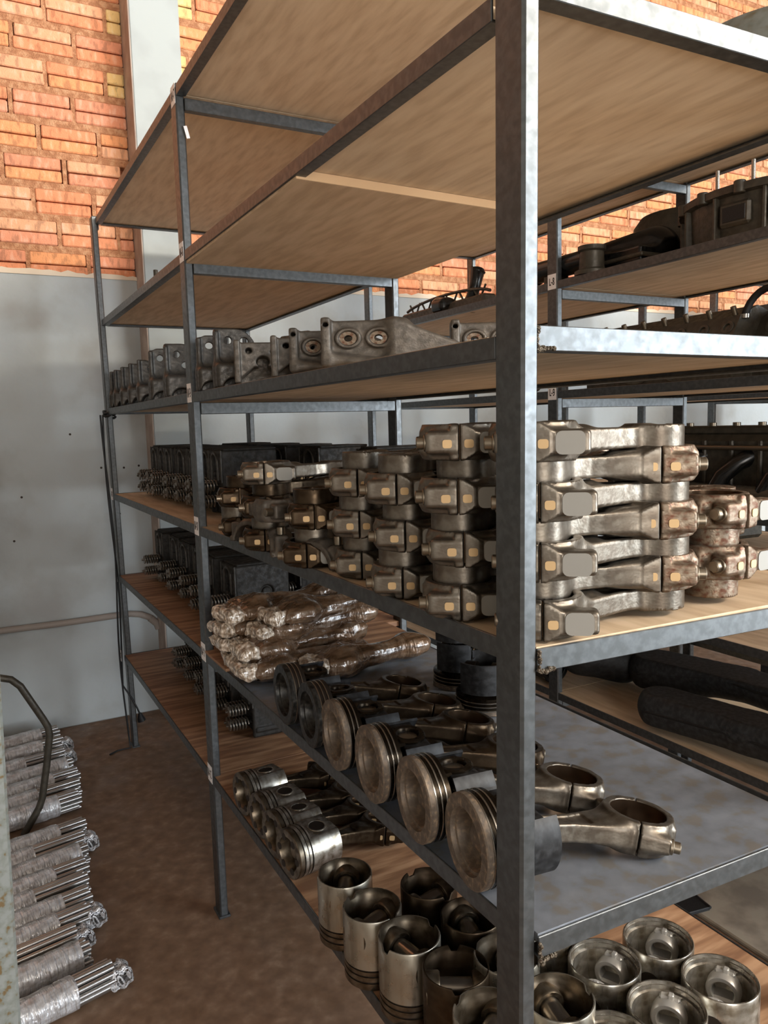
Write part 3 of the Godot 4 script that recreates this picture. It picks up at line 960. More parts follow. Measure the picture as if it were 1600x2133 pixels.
func stack_rods() -> void:
	# alternating flat stacks on the fourth shelf; odd layers have the big end towards the aisle
	var pitch := 0.0393
	var stacks := [
		["at the near corner post", -0.066, 0.078, 7, -3.0, "stack beside the near post"],
		["second from the near post", -0.212, 0.055, 7, 1.0, "second stack"],
		["third from the near post", -0.385, 0.050, 6, 0.0, "third stack"],
		["fourth from the near post", -0.574, 0.070, 6, 2.0, "fourth stack"]]
	for s in stacks:
		var n: int = s[3]
		for k in n:
			var big := k % 2 == 0
			var jx := rng.randf_range(-0.008, 0.008)
			var jz := rng.randf_range(-0.004, 0.004)
			var y := T10 + 0.0268 + k * pitch
			var yaw: float = s[4] + rng.randf_range(-1.5, 1.5)
			var nth: String = ORD[n - 1 - k]
			var lab := "bronze-grey connecting rod, %s from the top of the stack %s" % [nth, s[0]]
			if big:
				put_rod(lab, Vector3(s[2] + jx, y, s[1] + jz), ry(yaw), "rods in the " + s[5])
			else:
				put_rod(lab, Vector3(s[2] + jx, y, s[1] + jz) + ry(yaw) * Vector3(rod_len, 0, 0), ry(180 + yaw), "rods in the " + s[5], null, M.rod_rust)
	# the stack standing further in, caps turned towards the camera
	for k in 4:
		var y := T10 + 0.0268 + k * pitch
		var at := Vector3(0.425, y, -0.062)
		var a := 39.0
		if k % 2 == 0:
			at += ry(39) * Vector3(rod_len, 0, 0)
			a = 219.0
		put_rod("rusty connecting rod, %s from the top of the low stack right of the near post" % ORD[3 - k], at, ry(a), "rods in the low right stack", M.rod_rust, M.rod_rust)
	# darker rods further along the shelf, caps with a ridge
	var far := [[-0.745, 0.030, 4, 4.0, "fifth"], [-1.01, 0.028, 5, 8.0, "sixth"], [-1.30, 0.050, 4, 12.0, "seventh"]]
	for s in far:
		for k in int(s[2]):
			var big := k % 2 == 0
			var y := T10 + 0.0268 + k * pitch
			var jx := rng.randf_range(-0.014, 0.014)
			var m: Material = M.rod_dark if (k + int(s[0] * 10)) % 3 else M.rod
			put_rod("dull connecting rod, %s from the top of the %s stack from the near post" % [ORD[int(s[2]) - 1 - k], s[4]], Vector3(s[1] + jx, y, s[0]) + ry(s[3] + 3.0 * (k % 3)) * Vector3(0.0 if big else rod_len, 0, 0), ry(s[3] + 3.0 * (k % 3) + (0.0 if big else 180.0)), "dull rods near the middle post", m, m)
	# loose caps tucked between those stacks
	var i := 0
	for q in [[0.03, 0.0, -0.695, 20.0], [0.02, 0.0, -0.915, -15.0], [0.035, 0.0, -1.14, 30.0], [0.025, 0.052, -0.915, 10.0]]:
		var cp := net(func(p): return maxf(rod_field(p.rotated(Vector3.UP, deg_to_rad(-35))), p.x + 0.0008), Vector3(-0.085, -0.036, -0.082), Vector3(0.01, 0.036, 0.082), 0.0038) if i == 0 else null
		if i == 0: pass
		var o: Node3D
		if i == 0:
			o = thing("bearing_cap", "loose dark bearing cap standing on end just beyond the fourth rod stack", "bearing cap", Vector3.ZERO, Basis.IDENTITY, "loose caps between the rods")
			part("cap_casting", cp, M.iron_light, o)
			part("bolt", MB.new().cyl(Transform3D(rz(90), Vector3(-0.050, 0, 0.0495)), 0.0095, 0.018, 8, 0.001), M.bolt, o)
			set_meta("cap0", o)
		else:
			o = dup(get_meta("cap0"), ["", "loose bearing cap standing on end between the fifth and sixth rod stacks", "loose bearing cap beside the sixth rod stack towards the middle post", "loose bearing cap lying on top of another one by the sixth rod stack"][i], Vector3.ZERO)
		o.transform = Transform3D(ry(q[3]) * rz(-90 if i < 3 else 0), Vector3(q[0], T10 + (0.001 if i < 3 else 0.0275) + q[1] * (1.0 if i == 3 else 0.0) + (0.0 if i < 3 else 0.025), q[2]))
		i += 1


# ------------------------------------------------------------------ pistons with rods
func crown_profile(r: float) -> Array:
	# crown at y = 0 facing down (-y), bowl with a raised cone in the centre, ring belt upwards
	return [Vector2(0, 0.014), Vector2(r * 0.16, 0.0145), Vector2(r * 0.27, 0.018), Vector2(r * 0.36, 0.029), Vector2(r * 0.44, 0.033), Vector2(r * 0.54, 0.031), Vector2(r * 0.615, 0.022), Vector2(r * 0.64, 0.010), Vector2(r * 0.645, 0.009), Vector2(r * 0.70, 0.0075), Vector2(r * 0.715, 0.0), Vector2(r * 0.97, 0.0), Vector2(r, 0.002)]


func make_piston(called: String, cat: String, crown: Material) -> Node3D:
	# axis along local y, crown face at y = 0, pin at y = 0.078 along local z
	var t := thing(called, "piston", cat)
	var r := 0.0700
	part("crown", MB.new().lathe(Transform3D.IDENTITY, crown_profile(r) + [Vector2(r, 0.0115), Vector2(r - 0.004, 0.0115)], 56), crown, t)
	var belt := MB.new()
	belt.lathe(Transform3D.IDENTITY, [Vector2(r - 0.005, 0.0115), Vector2(r - 0.005, 0.0145), Vector2(r - 0.0008, 0.0145), Vector2(r - 0.0008, 0.021), Vector2(r - 0.005, 0.021), Vector2(r - 0.005, 0.0235), Vector2(r - 0.0008, 0.0235), Vector2(r - 0.0008, 0.030), Vector2(r - 0.005, 0.030), Vector2(r - 0.005, 0.0335), Vector2(r - 0.0008, 0.0335), Vector2(r - 0.001, 0.041), Vector2(r - 0.008, 0.043), Vector2(0.045, 0.046), Vector2(0.04, 0.06)], 56)
	part("ring_belt", belt, M.pist, t)
	for y in [0.0118, 0.0212, 0.0305]:
		part("piston_ring", MB.new().ring(tf(0, y, 0), r - 0.006, r + 0.0006, 0.0027, 56, 0.0005), M.band, t)
	# pin bosses above and below, with the round eye
	for s in [-1.0, 1.0]:
		var b := MB.new()
		var bt := Transform3D(rx(90.0 * s), Vector3(0, 0.078, s * 0.020))
		b.lathe(bt, [Vector2(0.0195, 0.0), Vector2(0.033, 0.0), Vector2(0.033, 0.024), Vector2(0.030, 0.027), Vector2(0.022, 0.027), Vector2(0.0195, 0.024), Vector2(0.0195, 0.0)], 32)
		b.box(tf(0, 0.052, s * 0.033), Vector3(0.062, 0.024, 0.022), 0.004)
		part("pin_boss", b, M.pist, t)
		part("pin", MB.new().cyl(Transform3D(rx(90.0 * s), Vector3(0, 0.078, 0)), 0.0192, 0.040, 24, 0.001), M.band, t)
	# skirt panels on the other two sides
	for s in [-1.0, 1.0]:
		var sk := MB.new()
		var n := 12
		var a0 := -0.72
		for k in n:
			var q := []
			for e in [0, 1]:
				var a: float = a0 + (k + e) * 1.44 / n
				for rr in [r - 0.0015, r - 0.0065]:
					q.append(Vector3(s * rr * cos(a), 0, rr * sin(a)))
			var na := Vector3(s * cos(a0 + k * 1.44 / n), 0, sin(a0 + k * 1.44 / n))
			var nb := Vector3(s * cos(a0 + (k + 1) * 1.44 / n), 0, sin(a0 + (k + 1) * 1.44 / n))
			var lo := Vector3(0, 0.050, 0)
			var hi := Vector3(0, 0.122, 0)
			sk.quad4(q[0] + lo, q[2] + lo, q[2] + hi, q[0] + hi, na, nb, nb, na)
			sk.quad4(q[1] + lo, q[3] + lo, q[3] + hi, q[1] + hi, -na, -nb, -nb, -na)
			sk.quad(q[0] + hi, q[2] + hi, q[3] + hi, q[1] + hi, Vector3.UP)
			sk.quad(q[0] + lo, q[2] + lo, q[3] + lo, q[1] + lo, Vector3.DOWN)
			if k == 0: sk.quad(q[0] + lo, q[1] + lo, q[1] + hi, q[0] + hi, na.rotated(Vector3.UP, s * PI / 2))
			if k == n - 1: sk.quad(q[2] + lo, q[3] + lo, q[3] + hi, q[2] + hi, nb.rotated(Vector3.UP, -s * PI / 2))
		for z in [-0.038, 0.038]:
			sk.box(tf(s * 0.034, 0.080, z), Vector3(0.030, 0.05, 0.006), 0.001)
		part("skirt", sk, M.skirt, t)
	return t


func piston_rods() -> void:
	rod_len = 0.236
	sleek = 1.0
	var src: Node3D
	var zs := [-0.137, -0.287, -0.445, -0.602, -0.730, -0.880]
	for k in 6:
		var o: Node3D
		var lab: String = "%s piston, crown towards the aisle, %s from the near post on the grey shelf" % [["carbon-crusted", "brown carbon-crusted", "piston with a gold-stained bowl, a carbon-crusted", "rust-brown flaking", "clean grey dished", "clean dark dished"][k], ORD[k]]
		if k == 2: lab = "piston with a tan stain in its bowl, third from the near post on the grey shelf"
		lab = ["carbon-crusted piston on its side nearest the near post on the grey shelf, bright rings", "brown crusted piston on its side, second from the near post on the grey shelf", "piston on its side with tan-stained bowl, third from the near post, grey shelf", "piston with flaking rust-brown crown, fourth from the near post, grey shelf", "clean dark-bowled piston on its side, fifth from the near post, grey shelf", "matt grey piston on its side beside the plastic-wrapped rods, sixth from the near post"][k]
		# local y -> +x, local z -> world y (pin upright)
		var b := Basis(Vector3(0, 0, 1), Vector3(1, 0, 0), Vector3(0, 1, 0)) * ry([4, -3, 6, 2, -4, 3][k])
		var yaw: float = [-7.0, -6.0, -5.0, -4.0, -4.0, -3.0][k]
		b = ry(yaw) * b
		var at := Vector3(-0.002 if k else 0.0, T11 + 0.0707, zs[k])
		if k == 0:
			src = make_piston("piston", "piston", M.crown)
			o = src
			o.transform = Transform3D(b, at)
			o.set_meta("label", lab); o.set_meta("group", "pistons lying on the grey shelf")
		else:
			o = dup(src, lab, at, b, "pistons lying on the grey shelf")
		if k >= 4:
			(o.get_node("crown") as MeshInstance3D).material_override = M.crown_clean
			(o.get_node("ring_belt") as MeshInstance3D).material_override = M.groove
		# its rod, flat on the shelf, hung on the pin
		var pin := at + b * Vector3(0, 0.078, 0)
		var dir := ry(yaw) * Vector3(1, 0, 0)
		var droop := 0.0
		var rb := ry(yaw + 180) * rz(-8.6)
		var big := pin + ry(yaw) * (rz(-11.0) * Vector3(rod_len, 0, 0))
		var rot := ry(yaw) * rz(-11.0) * ry(180)
		put_rod(["bronze connecting rod with its ring lying furthest out on the grey shelf, nearest the end", "connecting rod behind the second crusted piston on the grey shelf", "connecting rod behind the tan-stained piston on the grey shelf", "dark connecting rod behind the rust-brown piston on the grey shelf", "dark connecting rod behind the clean-bowled piston on the grey shelf", "dark connecting rod behind the matt grey piston next to the wrapped rods"][k], big, rot, "rods with pistons on the grey shelf", M.rod if k < 2 else M.rod_dark)
	rod_len = 0.212
	sleek = 0.0
	# two pistons standing crown down further back, and one behind
	for q in [[0.50, -0.90, "dark piston standing crown up at the back of the grey shelf, left one", 180.0], [0.455, -0.72, "dark upside-down piston with its pin eye showing, back of the grey shelf near the post", 0.0], [0.50, -0.895, "dark piston standing upside down beneath another one at the back of the grey shelf", 0.0]]:
		var flip: bool = q[3] > 90.0
		var y := T11 + (0.124 + 0.124 if flip else 0.0)
		dup(src, q[2], Vector3(q[0], y, q[1]), ry(40) * (rx(180) if flip else Basis.IDENTITY), "pistons standing at the back of the grey shelf")


# ------------------------------------------------------------------ cylinder heads
func make_head() -> Node3D:
	# base centre at the origin, valve side towards -x
	var t := thing("cylinder_head", "cylinder head", "cylinder head")
	var f := func(p: Vector3) -> float:
		var d := sbox(p, Vector3(0.10, 0.11, 0), Vector3(0.10, 0.11, 0.072), 0.008)
		var q := Vector3(p.x, p.y, absf(p.z))
		# arched chamber in the upper half of the valve side
		d = maxf(d, -scap(Vector3(p.x * 0.55, p.y, p.z), Vector3(0, 0.150, 0), Vector3(0, 0.178, 0), 0.030, 0.026))
		d = minf(d, sbox(q, Vector3(0.02, 0.128, 0.018), Vector3(0.022, 0.02, 0.007), 0.003))
		d = maxf(d, -scyl(q, Vector3(0, 0.128, 0.018), 0, 0.004, 0.02))
		d = maxf(d, -scyl(q, Vector3(0, 0.20, 0.055), 0, 0.007, 0.02))
		d = maxf(d, -scyl(q, Vector3(0, 0.112, 0.052), 0, 0.007, 0.02))
		d = maxf(d, -sbox(p, Vector3(0.0, 0.045, 0), Vector3(0.018, 0.05, 0.058), 0.004))
		# port and core plug on the flanks
		d = maxf(d, -scyl(q, Vector3(0.115, 0.12, 0.072), 2, 0.024, 0.008))
		d = smin(d, scyl(q, Vector3(0.115, 0.12, 0.064), 2, 0.017, 0.008), 0.003)
		d = smin(d, sbox(q, Vector3(0.1, 0.03, 0.073), Vector3(0.09, 0.008, 0.005), 0.003), 0.006)
		return d
	part("casting", net(f, Vector3(-0.012, -0.01, -0.085), Vector3(0.215, 0.23, 0.085), 0.0045), M.head, t)
	var sp := MB.new()
	var pts := []
	for i in 61:
		var a := TAU * i / 10.5
		pts.append(Vector3(-0.010 - 0.062 * i / 60.0, 0.0185 * sin(a), 0.0185 * cos(a)))
	sp.tube(pts, 0.0030, 5)
	var spm := sp.mesh()
	var cupm := MB.new().lathe(Transform3D(rz(90), Vector3(-0.072, 0, 0)), [Vector2(0.0, 0.014), Vector2(0.0045, 0.014), Vector2(0.0045, 0.006), Vector2(0.011, 0.005), Vector2(0.018, 0.004), Vector2(0.018, 0.0), Vector2(0.0, 0.0)], 14).mesh()
	var stem := MB.new().cyl(Transform3D(rz(90), Vector3(0.02, 0, 0)), 0.006, 0.09, 8).mesh()
	for y in [0.038, 0.090]:
		for z in [-0.034, 0.034]:
			var s := part("valve_spring", spm, M.spring, t, tf(0.010 - (0.010 if z > 0.0 else 0.0), y + (0.012 if z > 0.0 else 0.0), z))
			part("retainer", cupm, M.spring, s)
			part("valve_stem", stem, M.head, s)
	var arch := []
	for k in 15:
		var an := PI * k / 14.0
		arch.append(Vector3(-0.0005, 0.180 + 0.030 * sin(an), -0.033 * cos(an)))
	arch.push_front(Vector3(-0.0005, 0.118, -0.038)); arch.append(Vector3(-0.0005, 0.118, 0.038))
	part("port_rim", MB.new().tube(arch, 0.0055, 6), M.iron, t)
	for z in [-0.0705, 0.0705]:
		part("face_edge", MB.new().box(tf(0.001, 0.165, z), Vector3(0.006, 0.11, 0.006), 0.0015), M.iron, t)
	part("top_flange", MB.new().box(tf(0.105, 0.222, 0), Vector3(0.19, 0.008, 0.135), 0.003), M.head, t)
	return t


func heads() -> void:
	var src: Node3D
	var rowsd := [
		["fourth shelf", T10, 0.150, [-2.86, -2.69, -2.525, -2.36, -2.19, -2.02, -1.85]],
		["fifth shelf", T11, 0.165, [-2.88, -2.66, -2.46, -2.27, -2.05, -1.83]],
		["lowest shelf", T12, 0.215, [-2.66, -2.46, -2.26, -2.05, -1.83]]]
	for r in rowsd:
		var zs: Array = r[3]
		for i in zs.size():
			var lab := "black cylinder head with valve springs, %s from the wall in the %s row" % [ORD[i], r[0]]
			var at := Vector3(r[2] + rng.randf_range(-0.012, 0.012), r[1] - 0.001, zs[i])
			var b := ry(rng.randf_range(-4, 4))
			if src == null:
				src = make_head()
				src.transform = Transform3D(b, at)
				src.set_meta("label", lab); src.set_meta("group", "cylinder heads on the " + r[0])
			else:
				dup(src, lab, at, b, "cylinder heads on the " + r[0])
	# second rank standing behind
	var k := 0
	for q in [[0.44, T10, -2.70], [0.44, T10, -2.35], [0.44, T10, -2.02], [0.44, T10, -1.72], [0.46, T10, -1.33], [0.43, T11, -1.9], [0.43, T11, -2.4], [0.46, T12, -1.78], [0.46, T12, -2.2]]:
		var sh: String = "fourth shelf" if q[1] == T10 else ("fifth shelf" if q[1] == T11 else "lowest shelf")
		var lab := "black cylinder head in the rear rank on the %s, %s from the wall" % [sh, ORD[[0, 1, 2, 3, 4, 1, 0, 1, 0][k]]]
		dup(src, lab, Vector3(q[0], q[1] - 0.001, q[2]), ry([3, -4, 2, 5, -6, 3, 0, 4, -2][k]), "cylinder heads in the rear rank")
		k += 1


# ------------------------------------------------------------------ cast brackets
func bracket_small() -> Node3D:
	var t := thing("engine_bracket", "bracket", "bracket")
	var f := func(p: Vector3) -> float:
		var d := sbox(p, Vector3(0, 0.092, 0), Vector3(0.042, 0.084, 0.009), 0.005)
		d = maxf(d, (p.x * 0.35 + p.y - 0.172) * 0.94)
		d = smin(d, sbox(p, Vector3(-0.036, 0.10, 0.012), Vector3(0.006, 0.075, 0.02), 0.004), 0.008)
		d = smin(d, sbox(p, Vector3(0, 0.035, 0.034), Vector3(0.045, 0.036, 0.036), 0.012), 0.03)
		d = maxf(d, -scyl(p, Vector3(0.004, 0.0, 0.11), 2, 0.033, 0.1))
		d = maxf(d, -scyl(p, Vector3(0.006, 0.140, 0), 2, 0.0095, 0.05))
		return maxf(d, -p.y)
	part("casting", net(f, Vector3(-0.055, -0.008, -0.016), Vector3(0.055, 0.185, 0.08), 0.0036), M.iron, t)
	return t


func bracket_holes(three: bool) -> Node3D:
	var t := thing("engine_bracket", "bracket", "bracket")
	var w := 0.062 if three else 0.05
	var hh := 0.19
	var f := func(p: Vector3) -> float:
		var d := sbox(p, Vector3(0, hh * 0.5, 0), Vector3(w, hh * 0.5, 0.010), 0.005)
		if three:
			var c := Vector2(p.x + 0.01, p.y - (hh - 0.072))
			if c.x > 0.0 and c.y > 0.0: d = maxf(d, c.length() - 0.072)
		else:
			d = maxf(d, (p.x * -0.5 + p.y - hh - 0.012) * 0.9)
		d = smin(d, sbox(p, Vector3(-w + 0.006, 0.09, 0.010), Vector3(0.006, 0.09, 0.018), 0.004), 0.01)
		d = smin(d, sbox(p, Vector3(0, 0.038, 0.034), Vector3(w, 0.04, 0.036), 0.014), 0.03)
		d = smin(d, scap(p, Vector3(w * 0.55, 0.02, 0.05), Vector3(w * 0.55, 0.075, 0.02), 0.018, 0.014), 0.02)
		d = maxf(d, -scyl(p, Vector3(-0.008, -0.004, 0.112), 2, 0.036, 0.1))
		for h in ([[-0.022, 0.152], [0.026, 0.150], [0.006, 0.115]] if three else [[-0.012, 0.155], [0.018, 0.118]]):
			d = maxf(d, -scyl(p, Vector3(h[0], h[1], 0), 2, 0.0115, 0.05))
		return maxf(d, -p.y)
	part("casting", net(f, Vector3(-0.075, -0.008, -0.016), Vector3(0.075, 0.205, 0.085), 0.0036), M.iron, t)
	return t


func bracket_block() -> Node3D:
	var t := thing("engine_bracket", "bracket", "bracket")
	var f := func(p: Vector3) -> float:
		var d := sbox(p, Vector3(0, 0.065, -0.03), Vector3(0.065, 0.065, 0.045), 0.006)
		d = smin(d, sbox(p, Vector3(-0.06, 0.07, 0.012), Vector3(0.008, 0.066, 0.02), 0.004), 0.006)
		# chamfered pocket along the bottom
		var q := Vector3(absf(p.x - 0.01), p.y, p.z)
		d = maxf(d, -maxf(sbox(q, Vector3(0, 0.010, 0.0), Vector3(0.062, 0.044, 0.05), 0.0), (q.x + q.y - 0.082) * 0.707))
		d = maxf(d, -scyl(p, Vector3(-0.03, 0.104, 0), 2, 0.0085, 0.05))
		d = maxf(d, -scyl(p, Vector3(0.034, 0.100, 0), 2, 0.0085, 0.05))
		d = maxf(d, -scyl(p, Vector3(0.006, 0.070, 0), 2, 0.0175, 0.05))
		return maxf(d, -p.y)
	part("casting", net(f, Vector3(-0.095, -0.008, -0.085), Vector3(0.075, 0.14, 0.05), 0.0036), M.iron_light, t)
	return t


func bracket_boss() -> Node3D:
	# faces +z; flange at the left, tail tapering away to the right
	var t := thing("engine_bracket", "bracket", "bracket")
	var f := func(p: Vector3) -> float:
		var d := sbox(p, Vector3(-0.02, 0.074, -0.012), Vector3(0.085, 0.054, 0.016), 0.008)
		d = smin(d, sbox(p, Vector3(-0.100, 0.070, 0.000), Vector3(0.010, 0.065, 0.030), 0.006), 0.008)
		# tail
		var s := clampf((p.x - 0.04) / 0.17, 0.0, 1.0)
		var tl := sbox(p, Vector3(0.125, lerpf(0.072, 0.03, s), -0.02), Vector3(0.095, lerpf(0.056, 0.014, s), lerpf(0.040, 0.02, s)), 0.01) * 0.85
		d = smin(d, tl, 0.03)
		# lower foot running towards the front right
		d = smin(d, scap(p, Vector3(-0.085, 0.022, 0.012), Vector3(0.085, 0.006, 0.035), 0.016, 0.012), 0.02)
		for x in [-0.056, 0.006]:
			d = smin(d, scyl(p, Vector3(x, 0.080, 0.002), 2, 0.0265, 0.010), 0.006)
			d = maxf(d, -scyl(p, Vector3(x, 0.080, 0.012), 2, 0.0195, 0.008))
			d = maxf(d, -scyl(p, Vector3(x, 0.080, 0), 2, 0.0085, 0.06))
		d = maxf(d, -scyl(p, Vector3(-0.100, 0.115, 0.03), 2, 0.006, 0.05))
		return maxf(d, -p.y)
	part("casting", net(f, Vector3(-0.12, -0.008, -0.065), Vector3(0.235, 0.14, 0.06), 0.004), M.iron_light, t)
	for x in [-0.056, 0.006]:
		part("worn_bore", MB.new().ring(Transform3D(rx(90), Vector3(x, 0.080, 0.0045)), 0.0088, 0.0185, 0.0008, 24), M.rod_rust, t)
	return t


func brackets() -> void:
	var small: Node3D
	var lo := func(d: float, x: float, y: float, z: float) -> Basis: return ry(d) * Basis.from_scale(Vector3(x, y, z))
	var zz := [-3.02, -2.91, -2.74, -2.56, -2.38]
	for k in 5:
		var lab: String = ["smallest dark bracket at the far end of the row, against the corner post", "small dark one-hole bracket second from the far post", "small dark one-hole bracket third from the far post", "small dark one-hole bracket fourth from the far post", "small dark one-hole bracket just before the tall two-hole one"][k]
		var at := Vector3(0.055, T9 - 0.001, zz[k])
		var b: Basis = lo.call(-16.0, 1.0, 0.95, 1.0)
		if small == null:
			small = bracket_small()
			small.transform = Transform3D(b, at)
			small.set_meta("label", lab); small.set_meta("group", "small brackets near the far post")
		else:
			dup(small, lab, at, b, "small brackets near the far post")
	var two := bracket_holes(false)
	two.transform = Transform3D(ry(-14), Vector3(0.065, T9 - 0.001, -2.17))
	two.set_meta("label", "tall two-hole bracket left of the middle post, half behind the three-hole one")
	var three := bracket_holes(true)
	three.transform = Transform3D(lo.call(-14.0, 1.0, 0.96, 1.0), Vector3(0.075, T9 - 0.001, -1.92))
	three.set_meta("label", "rounded three-hole bracket immediately left of the middle post")
	dup(two, "tall two-hole bracket immediately right of the middle post", Vector3(0.050, T9 - 0.001, -1.475), lo.call(-14.0, 0.92, 0.84, 0.9))
	dup(three, "rounded three-hole bracket right of the middle post, tallest of that bay", Vector3(0.072, T9 - 0.001, -1.335), lo.call(-14.0, 0.92, 0.86, 0.9))
	var blk := bracket_block()
	blk.transform = Transform3D(lo.call(-20.0, 0.95, 0.80, 0.9), Vector3(0.070, T9 - 0.001, -1.13))
	blk.set_meta("label", "blocky bracket with two small holes over a large one, next to the three-hole bracket")
	dup(blk, "blocky bracket with pocket, between the three-holed block and the double-boss brackets", Vector3(0.080, T9 - 0.001, -0.905), lo.call(-20.0, 0.9, 0.70, 0.9))
	dup(blk, "dark bracket half hidden behind the blocky three-holed bracket", Vector3(0.24, T9 - 0.001, -1.16), ry(25))
	var boss := bracket_boss()
	boss.transform = Transform3D(lo.call(-28.0, 0.9, 0.70, 0.85), Vector3(0.100, T9 - 0.001, -0.735))
	boss.set_meta("label", "double-boss bracket second from the near post, behind the biggest one")
	dup(boss, "biggest double-boss bracket with long tapering tail, front of the row near the near post", Vector3(0.112, T9 - 0.001, -0.585), lo.call(-30.0, 0.95, 0.72, 0.85))
	dup(boss, "double-boss bracket standing further back, cut off by the near post", Vector3(0.36, T9 - 0.001, -0.52), lo.call(-30.0, 0.9, 0.70, 0.85))
	# two stud ends showing over the edge of the third shelf
	for q in [[0.04, -2.10, 0.05], [0.05, -1.75, 0.035]]:
		var o := thing("stud_bolt", "short dark stud standing on the shelf above the brackets, %s one" % ("taller" if q[2] > 0.04 else "shorter"), "stud", Vector3(q[0], T8 - 0.002, q[1]))
		part("shank", MB.new().cyl(Transform3D.IDENTITY, 0.008, q[2], 12, 0.001), M.black, o)
		part("nut", MB.new().cyl(Transform3D.IDENTITY, 0.014, 0.012, 6, 0.001), M.black, o)


# ------------------------------------------------------------------ rods wrapped in film
func bags() -> void:
	var ply := solid("plywood_offcut", MB.new().box(tf(0.312, T11 + 0.0045, -1.44), Vector3(0.628, 0.009, 0.215), 0.001), M.ply_red, "thin plywood offcut lying under the film-wrapped rods on the grey shelf", "plywood sheet")
	var kinds := []
	for k in 3:
		var n := noise(60 + k, 9.0, 3)
		var n2 := noise(70 + k, 30.0, 2)
		var f := func(p: Vector3) -> float:
			var d := sbox(p, Vector3(0.05, 0.0, 0), Vector3(0.05, 0.024, 0.062), 0.024)
			d = smin(d, scap(p, Vector3(0.08, 0, 0), Vector3(0.30, 0.0, 0.0), 0.034, 0.026), 0.06)
			d = smin(d, sbox(p, Vector3(0.325, 0, 0), Vector3(0.038, 0.02, 0.036), 0.018), 0.06)
			var near := clampf(1.0 - p.x / 0.10, 0.15, 1.0)
			return d + n.get_noise_3dv(p * Vector3(0.5, 1.6, 1.6)) * 0.009 + n2.get_noise_3dv(p) * 0.006 * near
		kinds.append(net(f, Vector3(-0.03, -0.055, -0.09), Vector3(0.40, 0.055, 0.09), 0.0048))
	var list := [
		[0.030, 0.036, -1.300, 6, 0, "bottom one at the front, right under the wrapped pile"],
		[0.020, 0.036, -1.195, 2, 1, "bottom one nearest the matt grey piston"],
		[0.015, 0.080, -1.345, 8, 2, "second layer, leftmost end by the plywood"],
		[0.035, 0.080, -1.225, 4, 0, "second layer, front end above the grey piston"],
		[0.010, 0.122, -1.345, 10, 1, "third layer, left end sticking out"],
		[0.085, 0.122, -1.240, 6, 2, "third layer on the right"],
		[0.020, 0.164, -1.320, 14, 0, "topmost left one of the pile"],
		[0.120, 0.162, -1.235, 7, 1, "topmost right one with the long dark end"],
		[0.19, 0.036, -1.120, 5, 2, "lying by itself low behind the row of pistons"]]
	var i := 0
	for q in list:
		var t := thing("wrapped_rod", "film-wrapped connecting rod, " + q[5], "wrapped rod", Vector3(q[0], T11 + q[1] + 0.006, q[2]), ry(q[3]), "film-wrapped rods on the grey shelf")
		part("film_wrapping", kinds[q[4]], M.wrap, t)
		# crumpled white end of the film
		var n := noise(80 + i, 26.0, 3)
		var sh := MB.new()
		sh = net(func(p: Vector3) -> float: return sbox(p, Vector3(-0.008, 0, 0), Vector3(0.030, 0.019, 0.052), 0.014) + n.get_noise_3dv(p) * 0.011, Vector3(-0.06, -0.045, -0.08), Vector3(0.05, 0.045, 0.08), 0.0048)
		part("crumpled_film_end", sh, M.film, t)
		i += 1


